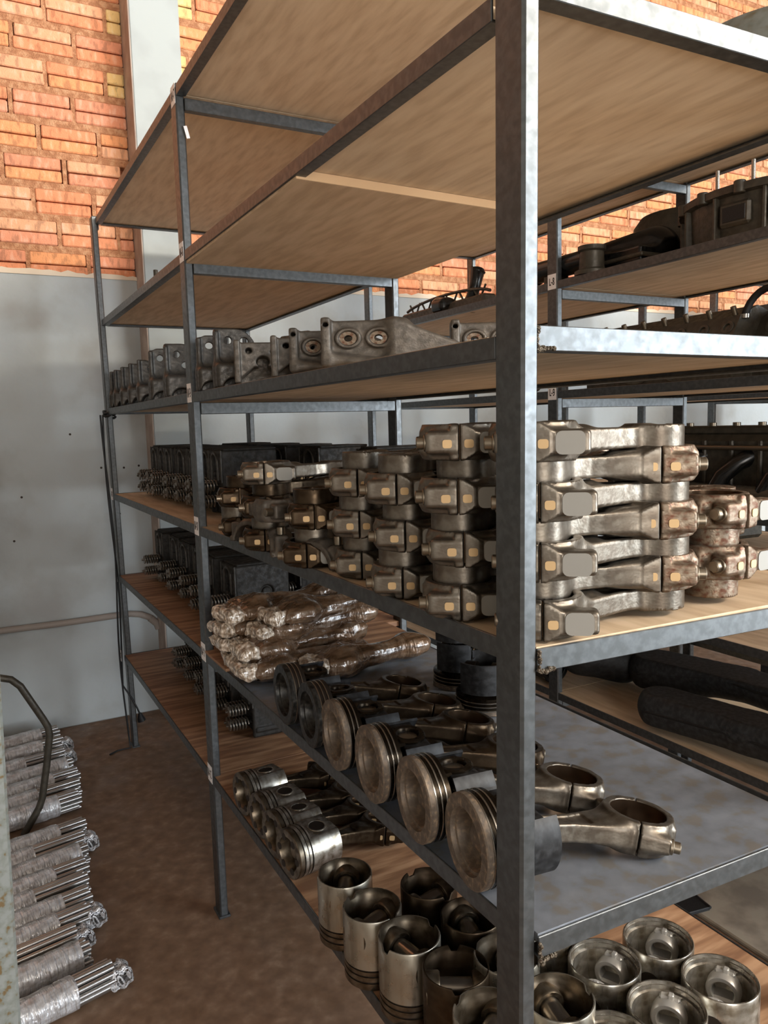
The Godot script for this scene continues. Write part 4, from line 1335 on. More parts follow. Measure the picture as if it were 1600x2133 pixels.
# ------------------------------------------------------------------ pistons on the lowest shelf
func side_piston() -> Node3D:
	# one-piece piston on its side: axis local y, crown face at y = 0
	var t := thing("piston", "piston", "piston")
	var r := 0.060
	var c := MB.new()
	c.lathe(Transform3D.IDENTITY, [Vector2(0, 0.020), Vector2(0.016, 0.017), Vector2(0.03, 0.026), Vector2(0.036, 0.026), Vector2(0.0405, 0.003), Vector2(0.042, 0.0), Vector2(r - 0.002, 0.0), Vector2(r, 0.002), Vector2(r, 0.012), Vector2(r - 0.004, 0.012)], 48)
	part("crown", c, M.alu_dark, t)
	for k in 6:
		var a := TAU * k / 6.0
		part("valve_recess", MB.new().cyl(Transform3D(rx(180), Vector3(0.041 * cos(a), 0.0008, 0.041 * sin(a))), 0.009, 0.0012, 16), M.groove, t)
	var b := MB.new()
	b.lathe(Transform3D.IDENTITY, [Vector2(r - 0.004, 0.012), Vector2(r - 0.004, 0.0155), Vector2(r, 0.0155), Vector2(r, 0.024), Vector2(r - 0.004, 0.024), Vector2(r - 0.004, 0.0265), Vector2(r, 0.0265), Vector2(r, 0.033), Vector2(r - 0.004, 0.033), Vector2(r - 0.004, 0.037), Vector2(r, 0.037), Vector2(r, 0.041)], 48)
	part("ring_belt", b, M.alu, t)
	for y in [0.0123, 0.0242, 0.0335]:
		part("ring_groove", MB.new().ring(tf(0, y, 0), r - 0.005, r - 0.0022, 0.003, 48), M.groove, t)
	# skirt cut flat on the pin sides
	var s := MB.new()
	var n := 64
	var lo := 0.041
	var hi := 0.118
	for k in n:
		var q := []
		var nn := []
		for e in [0, 1]:
			var a: float = TAU * (k + e) / n
			var v := Vector2(cos(a), sin(a)) * r
			var flat := absf(v.y) > 0.047
			if flat: v.y = signf(v.y) * 0.047
			q.append(v)
			nn.append(Vector3(0, 0, signf(v.y)) if flat else Vector3(cos(a), 0, sin(a)))
		s.quad4(Vector3(q[0].x, lo, q[0].y), Vector3(q[1].x, lo, q[1].y), Vector3(q[1].x, hi, q[1].y), Vector3(q[0].x, hi, q[0].y), nn[0], nn[1], nn[1], nn[0])
		s.quad4(Vector3(q[0].x, lo, q[0].y) * Vector3(0.92, 1, 0.92), Vector3(q[1].x, lo, q[1].y) * Vector3(0.92, 1, 0.92), Vector3(q[1].x, hi, q[1].y) * Vector3(0.92, 1, 0.92), Vector3(q[0].x, hi, q[0].y) * Vector3(0.92, 1, 0.92), -nn[0], -nn[1], -nn[1], -nn[0])
		s.quad(Vector3(q[0].x, hi, q[0].y), Vector3(q[1].x, hi, q[1].y), Vector3(q[1].x, hi, q[1].y) * Vector3(0.92, 1, 0.92), Vector3(q[0].x, hi, q[0].y) * Vector3(0.92, 1, 0.92), Vector3.UP)
		var o0 := Vector2(cos(TAU * k / n), sin(TAU * k / n)) * r
		var o1 := Vector2(cos(TAU * (k + 1) / n), sin(TAU * (k + 1) / n)) * r
		s.quad(Vector3(q[0].x, lo, q[0].y), Vector3(q[1].x, lo, q[1].y), Vector3(o1.x, lo, o1.y), Vector3(o0.x, lo, o0.y), Vector3.UP)
	part("skirt", s, M.alu, t)
	for sg in [-1.0, 1.0]:
		var eye := MB.new()
		eye.ring(Transform3D(rx(90 * sg), Vector3(0, 0.080, sg * 0.0465)), 0.0195, 0.0235, 0.0018, 32, 0.0006)
		part("pin_eye", eye, M.alu, t)
		part("pin", MB.new().cyl(Transform3D(rx(90 * sg), Vector3(0, 0.080, sg * 0.040)), 0.0195, 0.0072, 28), M.groove, t)
	return t


func cup_piston(kind: int) -> Node3D:
	# stands on its crown, open skirt up
	var t := thing("piston", "piston", "piston")
	var r := 0.0585 if kind == 0 else 0.0625
	var h := 0.140 if kind == 0 else 0.130
	var prof := [Vector2(0, 0), Vector2(r - 0.002, 0), Vector2(r - 0.0006, 0.002), Vector2(r - 0.0006, 0.014), Vector2(r - 0.004, 0.014), Vector2(r - 0.004, 0.018), Vector2(r - 0.0006, 0.018), Vector2(r - 0.0006, 0.027), Vector2(r - 0.004, 0.027), Vector2(r - 0.004, 0.0305), Vector2(r - 0.0006, 0.0305), Vector2(r - 0.0006, 0.038), Vector2(r - 0.004, 0.038), Vector2(r - 0.004, 0.042)]
	part("ring_belt", MB.new().lathe(Transform3D.IDENTITY, prof, 56), M.alu_dark, t)
	for y in [0.0145, 0.0274, 0.0384]:
		part("ring_groove", MB.new().ring(tf(0, y, 0), r - 0.005, r - 0.0022, 0.003, 56), M.groove, t)
	var sk := [Vector2(r - 0.004, 0.042), Vector2(r, 0.042), Vector2(r, 0.075), Vector2(r, h - 0.0025), Vector2(r - 0.0012, h), Vector2(r - 0.0034, h)]
	var notch := [] if kind == 1 else [PI * 0.5, -PI * 0.5]
	part("skirt", MB.new().lathe(Transform3D.IDENTITY, sk, 64, notch, 0.011, 0.13, h - 0.006), M.alu_worn if kind == 0 else M.alu, t)
	# inside wall with the step near the rim, and the vaulted underside of the crown
	var inner := [Vector2(r - 0.0034, h)]
	if kind == 1:
		inner += [Vector2(r - 0.004, h - 0.006), Vector2(r - 0.0055, h - 0.0065), Vector2(r - 0.0055, h - 0.014), Vector2(r - 0.0085, h - 0.016)]
	else:
		inner += [Vector2(r - 0.004, h - 0.012), Vector2(r - 0.007, h - 0.016)]
	inner += [Vector2(r - 0.009, 0.065), Vector2(r - 0.016, 0.050), Vector2(0.025, 0.043), Vector2(0.0, 0.046)]
	part("inner_wall", MB.new().lathe(Transform3D.IDENTITY, inner, 64, notch, 0.011, 0.13, h - 0.006), M.alu_dark if kind == 0 else M.alu, t)
	# pin bosses with the eye, one on each side along local x
	for s in [-1.0, 1.0]:
		var b := MB.new()
		var x0 := r - 0.006
		var d := 0.024 if kind == 0 else 0.030
		b.lathe(Transform3D(rz(90.0 * s), Vector3(s * x0, 0.098 if kind == 0 else 0.083, 0)), [Vector2(0.0185, d - 0.002), Vector2(0.0185, 0.0), Vector2(0.029, 0.0), Vector2(0.029, d - 0.003), Vector2(0.0265, d), Vector2(0.0205, d), Vector2(0.0185, d - 0.002)], 32)
		b.box(tf(s * (x0 - d * 0.5), 0.066 if kind == 0 else 0.058, 0), Vector3(d, 0.046 if kind == 0 else 0.03, 0.05), 0.004)
		if kind == 1:
			b.box(tf(s * (x0 - 0.007), h - 0.022, 0), Vector3(0.016, 0.012, 0.034), 0.003)
			b.box(tf(s * (x0 - 0.011), h - 0.016, 0.002), Vector3(0.010, 0.012, 0.010), 0.002)
		part("pin_boss", b, M.alu_dark if kind == 0 else M.boss, t)
	if kind == 0:
		part("pin", MB.new().ring(Transform3D(rz(90), Vector3(0.046, 0.098, 0)), 0.011, 0.0183, 0.092, 28, 0.001), M.band, t)
	else:
		for s in [-1.0, 1.0]:
			part("pin_hole", MB.new().cyl(Transform3D(rz(-90.0 * s), Vector3(s * (r - 0.0005), 0.083, 0)), 0.0185, 0.001, 28), M.groove, t)
	return t


func lower_pistons() -> void:
	var src: Node3D
	var i := 0
	for z in [-0.905, -1.010, -1.120, -1.262]:
		var lab: String = ["silver piston lying on its side on the lowest shelf, nearest the standing pistons", "silver piston on its side, second of the lying row on the lowest shelf", "silver piston on its side, third of the lying row on the lowest shelf", "silver piston on its side, far end of the lying row near the middle post"][i]
		var yaw: float = [9.0, 8.0, 6.0, 7.0][i]
		var b := ry(yaw) * Basis(Vector3(0, 0, 1), Vector3(1, 0, 0), Vector3(0, 1, 0)) * ry([6, -4, 3, -6][i])
		var at := Vector3(0.004, T12 + 0.0602, z)
		if i == 0:
			src = side_piston()
			src.transform = Transform3D(b, at)
			src.set_meta("label", lab); src.set_meta("group", "pistons lying on the lowest shelf")
		else:
			dup(src, lab, at, b, "pistons lying on the lowest shelf")
		var pin := at + b * Vector3(0, 0.080, 0)
		var big := pin + ry(yaw) * (rz(-8.0) * Vector3(rod_len, 0, 0))
		put_rod("dark connecting rod lying in shade behind the %s lying piston of the lowest shelf" % ["nearest", "second", "third", "farthest"][i], big, ry(yaw) * rz(-8.0) * ry(180), "rods behind the lying pistons, lowest shelf", M.rod_dark)
		i += 1
	var a := cup_piston(0)
	var c := cup_piston(1)
	var sets := [
		[0, 0.0349 , -0.6481, 60, "stained silver piston standing open end up, farthest of the front three on the lowest shelf"],
		[0, 0.0333, -0.5194, 20, "upturned piston with a notched rim, middle of the front three on the lowest shelf"],
		[0, 0.0518, -0.4050, 100, "upturned piston with bright streaked skirt and pin across, nearest of the front three"],
		[0, 0.1683, -0.5250, 10, "dark bronze upturned piston behind the middle of the front three"],
		[0, 0.1837, -0.3950, 75, "dark bronze upturned piston under the grey shelf edge, right of the bright one"],
		[0, 0.0790, -0.2900, 150, "tall brown upturned piston with cut-away skirt beside the brightest one"],
		[0, 0.1750, -0.2720, 40, "upturned piston half hidden behind the near post, left side"],
		[0, 0.0660, -0.1750, 30, "upturned piston with smooth bowl at the bottom edge, left of the near post"],
		[0, 0.1850, -0.1450, 80, "dark notched upturned piston right of the near post, under the shelf corner"],
		[1, 0.3191, -0.1800, 25, "bright upturned piston right of the near post, second row, left"],
		[1, 0.4480, -0.1760, 30, "bright upturned piston at the back, under the grey shelf's front edge"],
		[1, 0.4580, -0.0500, 28, "bright upturned piston at the far right of the lowest shelf"],
		[1, 0.3290, -0.0500, 35, "bright upturned piston in the middle of the right-hand cluster"],
		[1, 0.2060, -0.0420, 20, "bright upturned piston at the bottom edge, right of the near post"],
		[1, 0.2950, -0.3050, 10, "upturned piston in shade behind the right-hand cluster, below the grey shelf"]]
	var did := [false, false]
	for q in sets:
		var s: Node3D = a if q[0] == 0 else c
		var at := Vector3(q[1], T12 - 0.001, q[2])
		if not did[q[0]]:
			did[q[0]] = true
			s.transform = Transform3D(ry(q[3]), at)
			s.set_meta("label", q[4]); s.set_meta("group", "upturned pistons on the lowest shelf")
		else:
			var o := dup(s, q[4], at, ry(q[3]), "upturned pistons on the lowest shelf")
			if q[4].contains("dark bronze") or q[4].contains("brown"):
				for ch in o.get_children():
					if String(ch.name).begins_with("skirt") or String(ch.name).begins_with("inner"):
						ch.material_override = M.rod_dark


# ------------------------------------------------------------------ castings on the second rack
func far_rack_stock() -> void:
	# bell housing on L-8
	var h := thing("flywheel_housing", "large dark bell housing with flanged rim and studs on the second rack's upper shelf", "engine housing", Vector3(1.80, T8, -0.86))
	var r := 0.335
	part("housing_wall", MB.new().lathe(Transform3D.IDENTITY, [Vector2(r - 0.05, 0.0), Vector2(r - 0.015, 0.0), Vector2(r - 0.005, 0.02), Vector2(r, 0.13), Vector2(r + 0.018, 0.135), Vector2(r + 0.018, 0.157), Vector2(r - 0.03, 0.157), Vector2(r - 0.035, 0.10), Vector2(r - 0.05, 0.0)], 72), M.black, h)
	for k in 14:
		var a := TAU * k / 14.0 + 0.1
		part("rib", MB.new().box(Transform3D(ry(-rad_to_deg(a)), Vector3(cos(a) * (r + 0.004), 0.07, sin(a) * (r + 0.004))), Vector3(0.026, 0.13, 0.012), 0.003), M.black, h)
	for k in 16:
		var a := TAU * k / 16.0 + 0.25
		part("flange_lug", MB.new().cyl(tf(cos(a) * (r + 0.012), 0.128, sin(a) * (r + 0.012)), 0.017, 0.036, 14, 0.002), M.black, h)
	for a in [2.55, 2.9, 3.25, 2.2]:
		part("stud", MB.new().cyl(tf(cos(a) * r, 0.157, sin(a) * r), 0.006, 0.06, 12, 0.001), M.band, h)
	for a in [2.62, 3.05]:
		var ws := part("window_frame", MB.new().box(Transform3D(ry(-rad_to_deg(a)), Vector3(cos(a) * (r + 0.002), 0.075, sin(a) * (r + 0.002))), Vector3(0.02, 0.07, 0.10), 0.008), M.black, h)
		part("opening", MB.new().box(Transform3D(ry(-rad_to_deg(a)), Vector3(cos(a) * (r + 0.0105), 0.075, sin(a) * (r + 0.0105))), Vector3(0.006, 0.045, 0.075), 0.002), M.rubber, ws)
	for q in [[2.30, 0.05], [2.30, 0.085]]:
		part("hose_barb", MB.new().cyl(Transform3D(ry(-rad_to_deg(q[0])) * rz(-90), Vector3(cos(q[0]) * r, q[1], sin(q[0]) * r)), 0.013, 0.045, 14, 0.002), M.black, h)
	# domed cover behind it
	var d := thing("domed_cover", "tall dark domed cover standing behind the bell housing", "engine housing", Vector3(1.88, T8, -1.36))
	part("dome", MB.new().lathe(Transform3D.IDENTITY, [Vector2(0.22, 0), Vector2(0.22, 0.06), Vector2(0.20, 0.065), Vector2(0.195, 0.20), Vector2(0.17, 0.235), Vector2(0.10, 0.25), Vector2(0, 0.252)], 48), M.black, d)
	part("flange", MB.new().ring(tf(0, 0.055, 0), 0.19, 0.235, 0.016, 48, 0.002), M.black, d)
	# turbo-like rounded casing
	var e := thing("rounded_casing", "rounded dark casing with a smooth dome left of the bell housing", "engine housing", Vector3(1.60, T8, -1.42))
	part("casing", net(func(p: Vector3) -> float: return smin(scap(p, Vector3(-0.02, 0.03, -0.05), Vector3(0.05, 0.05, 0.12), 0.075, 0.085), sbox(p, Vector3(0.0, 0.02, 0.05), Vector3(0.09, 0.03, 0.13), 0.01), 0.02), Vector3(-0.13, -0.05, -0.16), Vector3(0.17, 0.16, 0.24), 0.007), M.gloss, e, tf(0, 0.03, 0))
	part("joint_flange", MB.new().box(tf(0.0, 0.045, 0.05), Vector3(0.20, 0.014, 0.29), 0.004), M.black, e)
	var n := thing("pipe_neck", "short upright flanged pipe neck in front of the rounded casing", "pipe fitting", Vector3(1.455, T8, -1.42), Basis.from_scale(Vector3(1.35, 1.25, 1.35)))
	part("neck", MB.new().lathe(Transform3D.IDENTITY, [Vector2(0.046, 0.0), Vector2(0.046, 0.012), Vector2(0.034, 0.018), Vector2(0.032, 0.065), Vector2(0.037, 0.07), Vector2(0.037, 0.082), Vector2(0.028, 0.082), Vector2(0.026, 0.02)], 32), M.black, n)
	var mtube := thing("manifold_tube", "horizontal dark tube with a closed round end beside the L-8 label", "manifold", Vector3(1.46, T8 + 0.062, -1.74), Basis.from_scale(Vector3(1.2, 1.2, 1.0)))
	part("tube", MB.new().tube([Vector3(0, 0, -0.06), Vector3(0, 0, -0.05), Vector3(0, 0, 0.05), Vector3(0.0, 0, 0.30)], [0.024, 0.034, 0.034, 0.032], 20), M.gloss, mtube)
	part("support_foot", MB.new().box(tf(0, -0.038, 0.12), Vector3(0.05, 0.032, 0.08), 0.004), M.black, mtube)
	part("collar", MB.new().ring(Transform3D(rx(90), Vector3(0, 0, -0.02)), 0.030, 0.038, 0.03, 24, 0.002), M.gloss, mtube)
	# lattice frame and elbow
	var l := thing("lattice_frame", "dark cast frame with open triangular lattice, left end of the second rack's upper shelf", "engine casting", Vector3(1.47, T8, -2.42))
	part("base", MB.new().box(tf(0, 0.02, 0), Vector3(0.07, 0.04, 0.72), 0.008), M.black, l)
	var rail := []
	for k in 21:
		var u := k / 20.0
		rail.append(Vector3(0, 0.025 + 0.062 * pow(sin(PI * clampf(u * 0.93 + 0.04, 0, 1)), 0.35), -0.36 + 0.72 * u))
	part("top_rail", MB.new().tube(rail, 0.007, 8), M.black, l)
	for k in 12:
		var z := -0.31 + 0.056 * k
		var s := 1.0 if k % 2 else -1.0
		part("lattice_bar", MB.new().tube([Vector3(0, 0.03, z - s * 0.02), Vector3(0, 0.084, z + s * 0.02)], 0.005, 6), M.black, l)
	part("saddle", net(func(p: Vector3) -> float: return smin(sbox(p, Vector3(0, 0.03, 0), Vector3(0.05, 0.03, 0.05), 0.02), scap(p, Vector3(0, 0.05, -0.05), Vector3(0, 0.035, 0.06), 0.03, 0.02), 0.03), Vector3(-0.08, -0.02, -0.11), Vector3(0.08, 0.11, 0.11), 0.006), M.gloss, l, tf(-0.02, 0.0, 0.02))
	var el := thing("elbow_pipe", "black elbow pipe with flared mouth rising above the lattice frame", "pipe", Vector3(1.50, T8, -2.24))
	var ep := []
	for k in 9:
		var u := k / 8.0
		ep.append(Vector3(-0.01 + 0.03 * u * u, 0.0 + 0.17 * u, -0.02 + 0.04 * sin(u * 3.0) * 0.6 + 0.03 * u))
	part("bend", MB.new().tube(ep, [0.042, 0.034, 0.029, 0.027, 0.027, 0.028, 0.030, 0.033, 0.034], 20, false), M.gloss, el)
	part("mouth", MB.new().ring(Transform3D(rx(22) * rz(-14), ep[8] - Vector3(0, 0.006, 0)), 0.026, 0.037, 0.014, 24, 0.003), M.gloss, el)
	# long head castings on L-9
	var lab9 := ["long dark cylinder head casting with studs on the L-9 shelf, left one", "long dark casting with bolts on the L-9 shelf, right one under the bell housing"]
	for k in 2:
		var b := thing("head_casting", lab9[k], "engine casting", Vector3(1.56 + 0.10 * k, T9, -1.12 + 0.62 * k), Basis.IDENTITY, "long castings on the L-9 shelf")
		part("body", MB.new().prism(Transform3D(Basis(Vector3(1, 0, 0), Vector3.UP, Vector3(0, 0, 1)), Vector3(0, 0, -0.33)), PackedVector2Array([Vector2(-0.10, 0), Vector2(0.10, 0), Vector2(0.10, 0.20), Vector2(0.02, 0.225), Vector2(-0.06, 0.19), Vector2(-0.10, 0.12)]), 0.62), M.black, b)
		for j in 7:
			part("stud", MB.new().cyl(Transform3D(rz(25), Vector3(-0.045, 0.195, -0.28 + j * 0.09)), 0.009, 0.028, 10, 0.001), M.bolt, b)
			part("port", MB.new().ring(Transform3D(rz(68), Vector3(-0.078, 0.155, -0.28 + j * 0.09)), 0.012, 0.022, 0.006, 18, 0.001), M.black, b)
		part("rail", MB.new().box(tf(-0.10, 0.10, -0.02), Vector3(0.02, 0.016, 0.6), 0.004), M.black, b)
	var hs := thing("rubber_hose", "black rubber hose looping over the castings on the L-9 shelf", "hose", Vector3(1.52, T9 + 0.19, -0.76))
	var hp := []
	for k in 13:
		var a := PI * k / 12.0
		hp.append(Vector3(0.02 * sin(a), 0.075 * sin(a), -0.07 * cos(a)))
	part("hose", MB.new().tube(hp, 0.011, 12), M.rubber, hs)
	part("clamp", MB.new().ring(Transform3D(Basis.IDENTITY, hp[0] - Vector3(0, 0.008, 0)), 0.011, 0.0145, 0.012, 16), M.band, hs)
	# round things lying low on L-9, seen under the near shelf
	for k in 4:
		var o := thing("pulley_ring", "dark ring casting on the L-9 shelf, %s from the label post" % ORD[k], "ring casting", Vector3(1.47 + 0.02 * k, T9, -1.38 - (0.40 if k == 0 else -0.16 * k)), ry(20), "ring castings on the L-9 shelf")
		part("rim", MB.new().ring(Transform3D(rz(90), Vector3(0, 0.062, 0)), 0.045, 0.062, 0.05, 32, 0.004), M.black, o)
		part("web", MB.new().ring(Transform3D(rz(90), Vector3(-0.02, 0.062, 0)), 0.018, 0.047, 0.012, 24), M.black, o)
	# crankcase and pipes on L-10
	var c := thing("engine_block", "long black engine block with bolt heads along its top on the L-10 shelf", "engine block", Vector3(1.62, T10, -1.0))
	part("crankcase", MB.new().box(tf(0, 0.13, 0), Vector3(0.24, 0.20, 0.80), 0.02), M.black, c)
	part("deck", MB.new().box(tf(0, 0.243, -0.02), Vector3(0.20, 0.026, 0.70), 0.006), M.black, c)
	for k in 8:
		part("bolt_head", MB.new().cyl(tf(-0.06, 0.256, -0.33 + 0.09 * k), 0.012, 0.012, 6, 0.001), M.bolt, c)
		part("side_rib", MB.new().box(tf(-0.122, 0.13, -0.35 + 0.1 * k), Vector3(0.012, 0.17, 0.016), 0.004), M.black, c)
	part("oil_rail", MB.new().tube([Vector3(-0.13, 0.19, -0.38), Vector3(-0.13, 0.19, 0.38)], 0.008, 10), M.bolt, c)
	for k in 6:
		dup(c, "long black engine block on the %s rack, %s, %s end" % [["third", "fourth"][k / 3], ["waist-high shelf", "shelf below eye level", "shelf above eye level"][k % 3], "near" if k % 2 else "wall"], Vector3(3.05 + 1.4 * (k / 3), [T11, T10, T9][k % 3], -0.9 if k % 2 else -2.3), ry(2.0 * k - 5.0), "blocks on the racks further right")  # stock repeated on the further racks, added to shade the far wall
	var man := thing("exhaust_manifold", "dark exhaust manifold with curved branches in front of the engine block", "manifold", Vector3(1.45, T10 + 0.045, -0.82))
	part("log", MB.new().tube([Vector3(0, 0, -0.34), Vector3(0, 0, 0.5)], 0.034, 18), M.black, man)
	for k in 4:
		var z := -0.22 + k * 0.17
		part("branch", MB.new().tube([Vector3(0, 0.01, z), Vector3(0.01, 0.06, z + 0.02), Vector3(0.03, 0.10, z + 0.06), Vector3(0.07, 0.12, z + 0.08)], [0.03, 0.026, 0.025, 0.028], 16), M.gloss, man)
	part("mouth", MB.new().ring(Transform3D(rx(90), Vector3(0, 0, -0.325)), 0.024, 0.04, 0.02, 24, 0.002), M.black, man)
	# flexible pipes on the low rack and on L-11
	for k in 3:
		var o := thing("ribbed_hose", ["grey ribbed hose end on the low rack, right of the shelf corner", "thick dark hose ring on the low rack beside the ribbed hose", "dark hose on the low rack at the right edge"][k], "hose", Vector3(2.36 + 0.08 * k, 0.60, [-1.20, -1.50, -0.95][k]), ry([35, 10, 60][k]))
		var hp2 := []
		var rr := []
		for j in 25:
			hp2.append(Vector3(0, 0.07, -0.14 + 0.0115 * j))
			rr.append(0.062 + (0.006 if j % 2 and j < 12 else 0.0))
		part("hose", MB.new().tube(hp2, rr, 24, false), M.plastic, o)
		part("mouth_ring", MB.new().ring(Transform3D(rx(90), Vector3(0, 0.07, -0.13)), 0.055, 0.068, 0.014, 28, 0.003), M.gloss, o)
	# dark moulded ducts on L-12
	var ducts := [
		["long grey moulded duct lying along the front of the second rack's lowest shelf", Vector3(1.50, T12 + 0.075, -0.72), [Vector3(-0.03, 0, -0.36), Vector3(0.02, 0.01, -0.05), Vector3(0.05, 0, 0.42)], 0.085, 0.078],
		["dark moulded duct leaning behind the long grey one on the lowest shelf", Vector3(1.78, T12 + 0.09, -1.05), [Vector3(-0.05, 0, -0.30), Vector3(0.02, 0.05, 0.0), Vector3(0.05, 0.02, 0.42)], 0.10, 0.085],
		["black moulded duct with a raised neck deep on the second rack's lowest shelf", Vector3(1.58, T12 + 0.085, -1.62), [Vector3(-0.02, 0.18, -0.02), Vector3(0.0, 0.05, 0.02), Vector3(0.12, 0.0, 0.12)], 0.055, 0.10]]
	for q in ducts:
		var o := thing("air_duct", q[0], "duct", q[1])
		var p: Array = q[2]
		part("moulding", net(func(s: Vector3) -> float:
			var body := smin(scap(s, p[0], p[1], q[3], q[4]), scap(s, p[1], p[2], q[4], q[4] * 0.85), 0.03)
			# flat floor and lid, as a pressed two-piece moulding has
			return maxf(maxf(body, (absf(s.y) - q[4] * 0.72) if p[0].y < 0.1 else body), -s.y - 0.074), Vector3(-0.2, -0.15, -0.55), Vector3(0.3, 0.32, 0.6), 0.010), M.plastic, o)
		part("seam", MB.new().tube([p[0] + Vector3(-q[3] * 0.98, 0, 0), p[1] + Vector3(-q[4] * 0.99, 0, 0), p[2] + Vector3(-q[4] * 0.84, 0, 0)], 0.005, 6), M.rubber, o)
	var sc := thing("pipe_stub", "black round pipe stub on the second rack just left of its label post, low down", "pipe", Vector3(1.47, T12 + 0.07, -1.75))
	part("stub", MB.new().tube([Vector3(0, 0, 0.1), Vector3(0, 0, -0.2)], 0.065, 24, false), M.rubber, sc)
	part("lip", MB.new().ring(Transform3D(rx(90), Vector3(0, 0, 0.10)), 0.052, 0.07, 0.012, 28, 0.002), M.gloss, sc)
	# pan on the upper shelf of the near rack, and the plate on the floor
	var pan := thing("round_cover", "pale green-grey rounded cover lying on the near rack's upper shelf at top right", "cover", Vector3(0.66, T8 + 0.016, -0.13))
	part("shell", MB.new().lathe(Transform3D.IDENTITY, [Vector2(0.185, 0.0), Vector2(0.19, 0.008), Vector2(0.183, 0.05), Vector2(0.165, 0.078), Vector2(0.12, 0.092), Vector2(0.0, 0.097)], 56), M.galv, pan)
	part("lip", MB.new().ring(tf(0, 0.0, 0), 0.175, 0.198, 0.010, 56, 0.002), M.galv, pan)
	var pl := thing("dark_plate", "thin dark plate lying on the floor between the racks at lower right", "plate", Vector3(1.22, 0.019, -0.89), ry(-10))
	part("sheet", MB.new().box(Transform3D.IDENTITY, Vector3(0.28, 0.012, 0.20), 0.002), M.rubber, pl)
	part("rolled_edge", MB.new().tube([Vector3(0.14, 0.004, -0.1), Vector3(0.14, 0.004, 0.1)], 0.005, 8), M.rubber, pl)


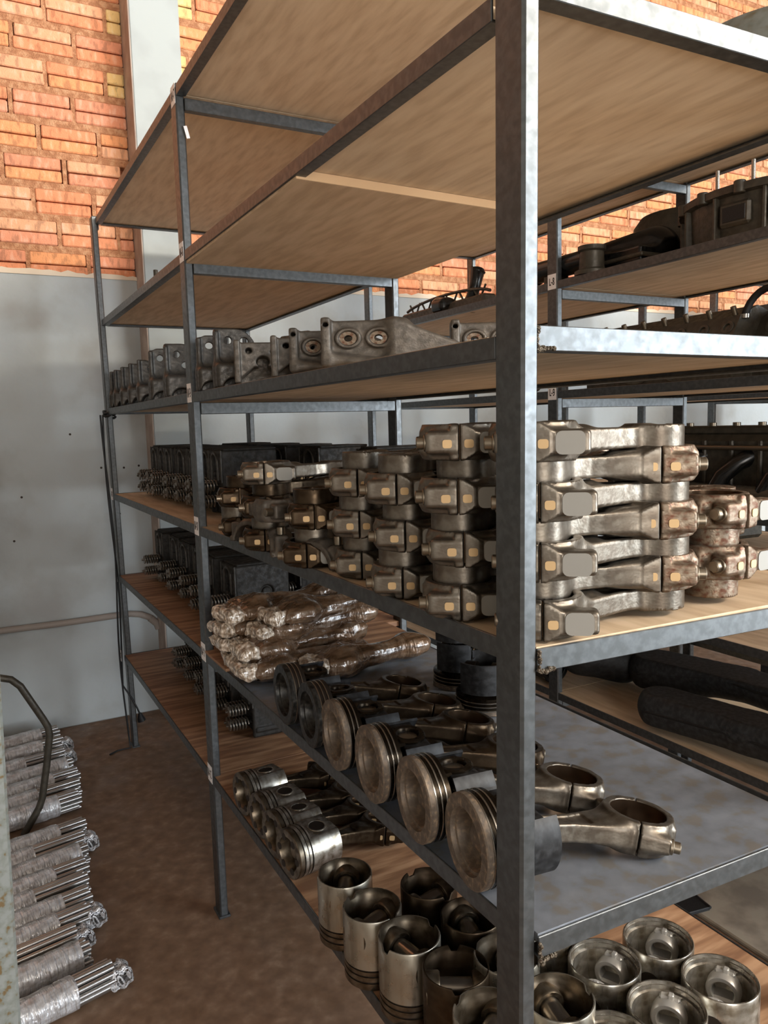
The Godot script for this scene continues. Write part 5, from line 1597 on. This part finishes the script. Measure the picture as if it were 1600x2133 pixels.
# ------------------------------------------------------------------ the aisle on the left
func aisle() -> void:
	# bundles of bright tubing wrapped in film, lying on the floor
	var zs := [-3.38, -3.22, -3.06, -2.93, -2.80, -2.68, -2.56, -2.30, -2.20, -2.10, -2.00, -1.905, -1.81, -1.715, -1.62, -1.525, -1.395]
	var xe := [-0.30, -0.295, -0.30, -0.285, -0.275, -0.285, -0.30, -0.31, -0.325, -0.33, -0.345, -0.355, -0.36, -0.372, -0.42, -0.40, -0.352]
	var films := []
	var sleeves := []
	for k in 3:
		var n := noise(90 + k, 16.0, 3)
		var m := MB.new()
		var rings := 44
		var sides := 28
		var pos := []
		for i in rings + 1:
			var row := []
			var x := -0.085 * (1.0 + 0.5 * k) - 0.80 * i / rings
			for j in sides + 1:
				var a := TAU * (j % sides) / sides
				var d := Vector3(x * 2.2, cos(a) * 0.5, sin(a) * 0.5)
				var r := 0.044 + n.get_noise_3dv(d * 1.5) * 0.0035 + n.get_noise_3dv(d * Vector3(4, 1.2, 1.2) + Vector3(0, cos(a), x * 9.0)) * 0.002
				row.append(Vector3(x, r * cos(a), r * sin(a)))
			pos.append(row)
		for i in rings:
			for j in sides:
				var c0: Vector3 = pos[i][j]; var c1: Vector3 = pos[i][j + 1]; var c2: Vector3 = pos[i + 1][j + 1]; var c3: Vector3 = pos[i + 1][j]
				var nn := []
				for q in [[i, j], [i, j + 1], [i + 1, j + 1], [i + 1, j]]:
					var i0 := maxi(q[0] - 1, 0); var i1 := mini(q[0] + 1, rings)
					var tx: Vector3 = pos[i1][q[1]] - pos[i0][q[1]]
					var ty: Vector3 = pos[q[0]][(q[1] + 1) % sides] - pos[q[0]][(q[1] - 1 + sides) % sides]
					var w := tx.cross(ty).normalized()
					var pp: Vector3 = pos[q[0]][q[1]]
					if w.dot(Vector3(0, pp.y, pp.z)) < 0: w = -w
					nn.append(w)
				m.quad4(c0, c1, c2, c3, nn[0], nn[1], nn[2], nn[3])
		sleeves.append(m.mesh())
	var tubes := []
	for k in 2:
		var m := MB.new()
		for ring in [[0.0, 1], [0.0165, 6], [0.0335, 12]]:
			for j in ring[1]:
				var a: float = TAU * j / ring[1] + k * 0.3
				var e := rng.randf_range(-0.012, 0.004)
				m.ring(Transform3D(rz(90), Vector3(e, ring[0] * cos(a), ring[0] * sin(a))), 0.0055, 0.0078, 0.9, 10)
		tubes.append(m.mesh())
	var tail := net(func(p: Vector3) -> float: return absf(sbox(p, Vector3.ZERO, Vector3(0.03, 0.028, 0.034), 0.02) + sin(p.x * 210.0 + p.y * 90.0) * 0.003 + sin(p.z * 190.0) * 0.004) - 0.0018, Vector3(-0.05, -0.045, -0.05), Vector3(0.05, 0.045, 0.05), 0.0035).mesh()
	for i in zs.size():
		var back := i < 7
		var lab := "film-wrapped bundle of shiny tubing on the floor, %s from the wall in the %s group" % [ORD[i if back else i - 7], "rear" if back else "front"]
		var t := thing("tubing_bundle", lab, "tubing bundle", Vector3(xe[i], 0.0445, zs[i]), ry(12.0 if i < 16 else 13.5), "tubing bundles in the %s group" % ("rear" if back else "front"))
		part("film_sleeve", sleeves[i % 3], M.silver, t, tf([0.0, 0.03, -0.01, 0.06, 0.02, 0.0][i % 6], 0, 0))
		var o := part("tubes", tubes[i % 2], M.tubing, t)
		if i in [1, 2, 8, 13, 14, 16]:
			part("loose_film", tail, M.silver, t, tf(0.012, -0.005, 0.01))
	# bent handle of a hand truck standing between the two groups
	var hb := thing("bent_handle", "bent black steel tube handle standing between the two groups of wrapped tubing", "handle", Vector3(-0.5175, 0, -2.43))
	var raw := [[-0.24, 0.66], [-0.09, 0.655], [-0.045, 0.648], [0.0, 0.632], [0.03, 0.60], [0.10, 0.455], [0.115, 0.42], [0.118, 0.385], [0.10, 0.27], [0.075, 0.14], [0.062, 0.105], [0.04, 0.07], [0.0, 0.008]]
	var pts := []
	for q in raw:
		pts.append(Vector3(q[0], q[1], 0))
	part("tube", MB.new().tube(pts, 0.0135, 14), M.black, hb)
	part("grip_sleeve", MB.new().tube([Vector3(-0.24, 0.66, 0), Vector3(-0.13, 0.657, 0)], 0.0165, 14), M.rubber, hb)
	# black cable tied to the far corner post
	var cb := thing("power_cable", "black cable knotted round the far corner post and hanging to the floor", "cable", Vector3(0, 0, -L1 - L2))
	var loop := []
	for k in 25:
		var a := TAU * k / 12.0
		loop.append(Vector3(0.012 + 0.026 * cos(a), T9 - 0.01 - 0.0012 * k + 0.008 * sin(a * 2.0), -PZ * 0.5 + 0.045 * sin(a)))
	part("knot", MB.new().tube(loop, 0.006, 8), M.cable, cb)
	for s in [0, 1]:
		var p := []
		for k in 22:
			var u := k / 21.0
			var y := lerpf(T9 - 0.03, 0.004, u)
			p.append(Vector3(-0.016 - 0.008 * sin(u * 9.0 + s * 1.4) - 0.006 * s - 0.0132 * (1.3 - y) * -1.0, y, -0.02 + 0.02 * s + 0.01 * sin(u * 6.0)))
		if s == 1:
			p.append(Vector3(-0.06, 0.004, 0.0)); p.append(Vector3(-0.10, 0.004, 0.03))
			part("strand", MB.new().tube(p, 0.0042, 8), M.cable, cb)
		else:
			p.resize(18)
			p.append(Vector3(0.02, 0.26, 0.012)); p.append(Vector3(0.045, 0.20, 0.012)); p.append(Vector3(0.055, 0.17, 0.012))
			part("strand", MB.new().tube(p, 0.0042, 8), M.cable, cb)
	part("plug", MB.new().tube([Vector3(0.055, 0.175, 0.012), Vector3(0.058, 0.15, 0.012), Vector3(0.062, 0.135, 0.012)], [0.008, 0.018, 0.02], 12), M.cable, cb)
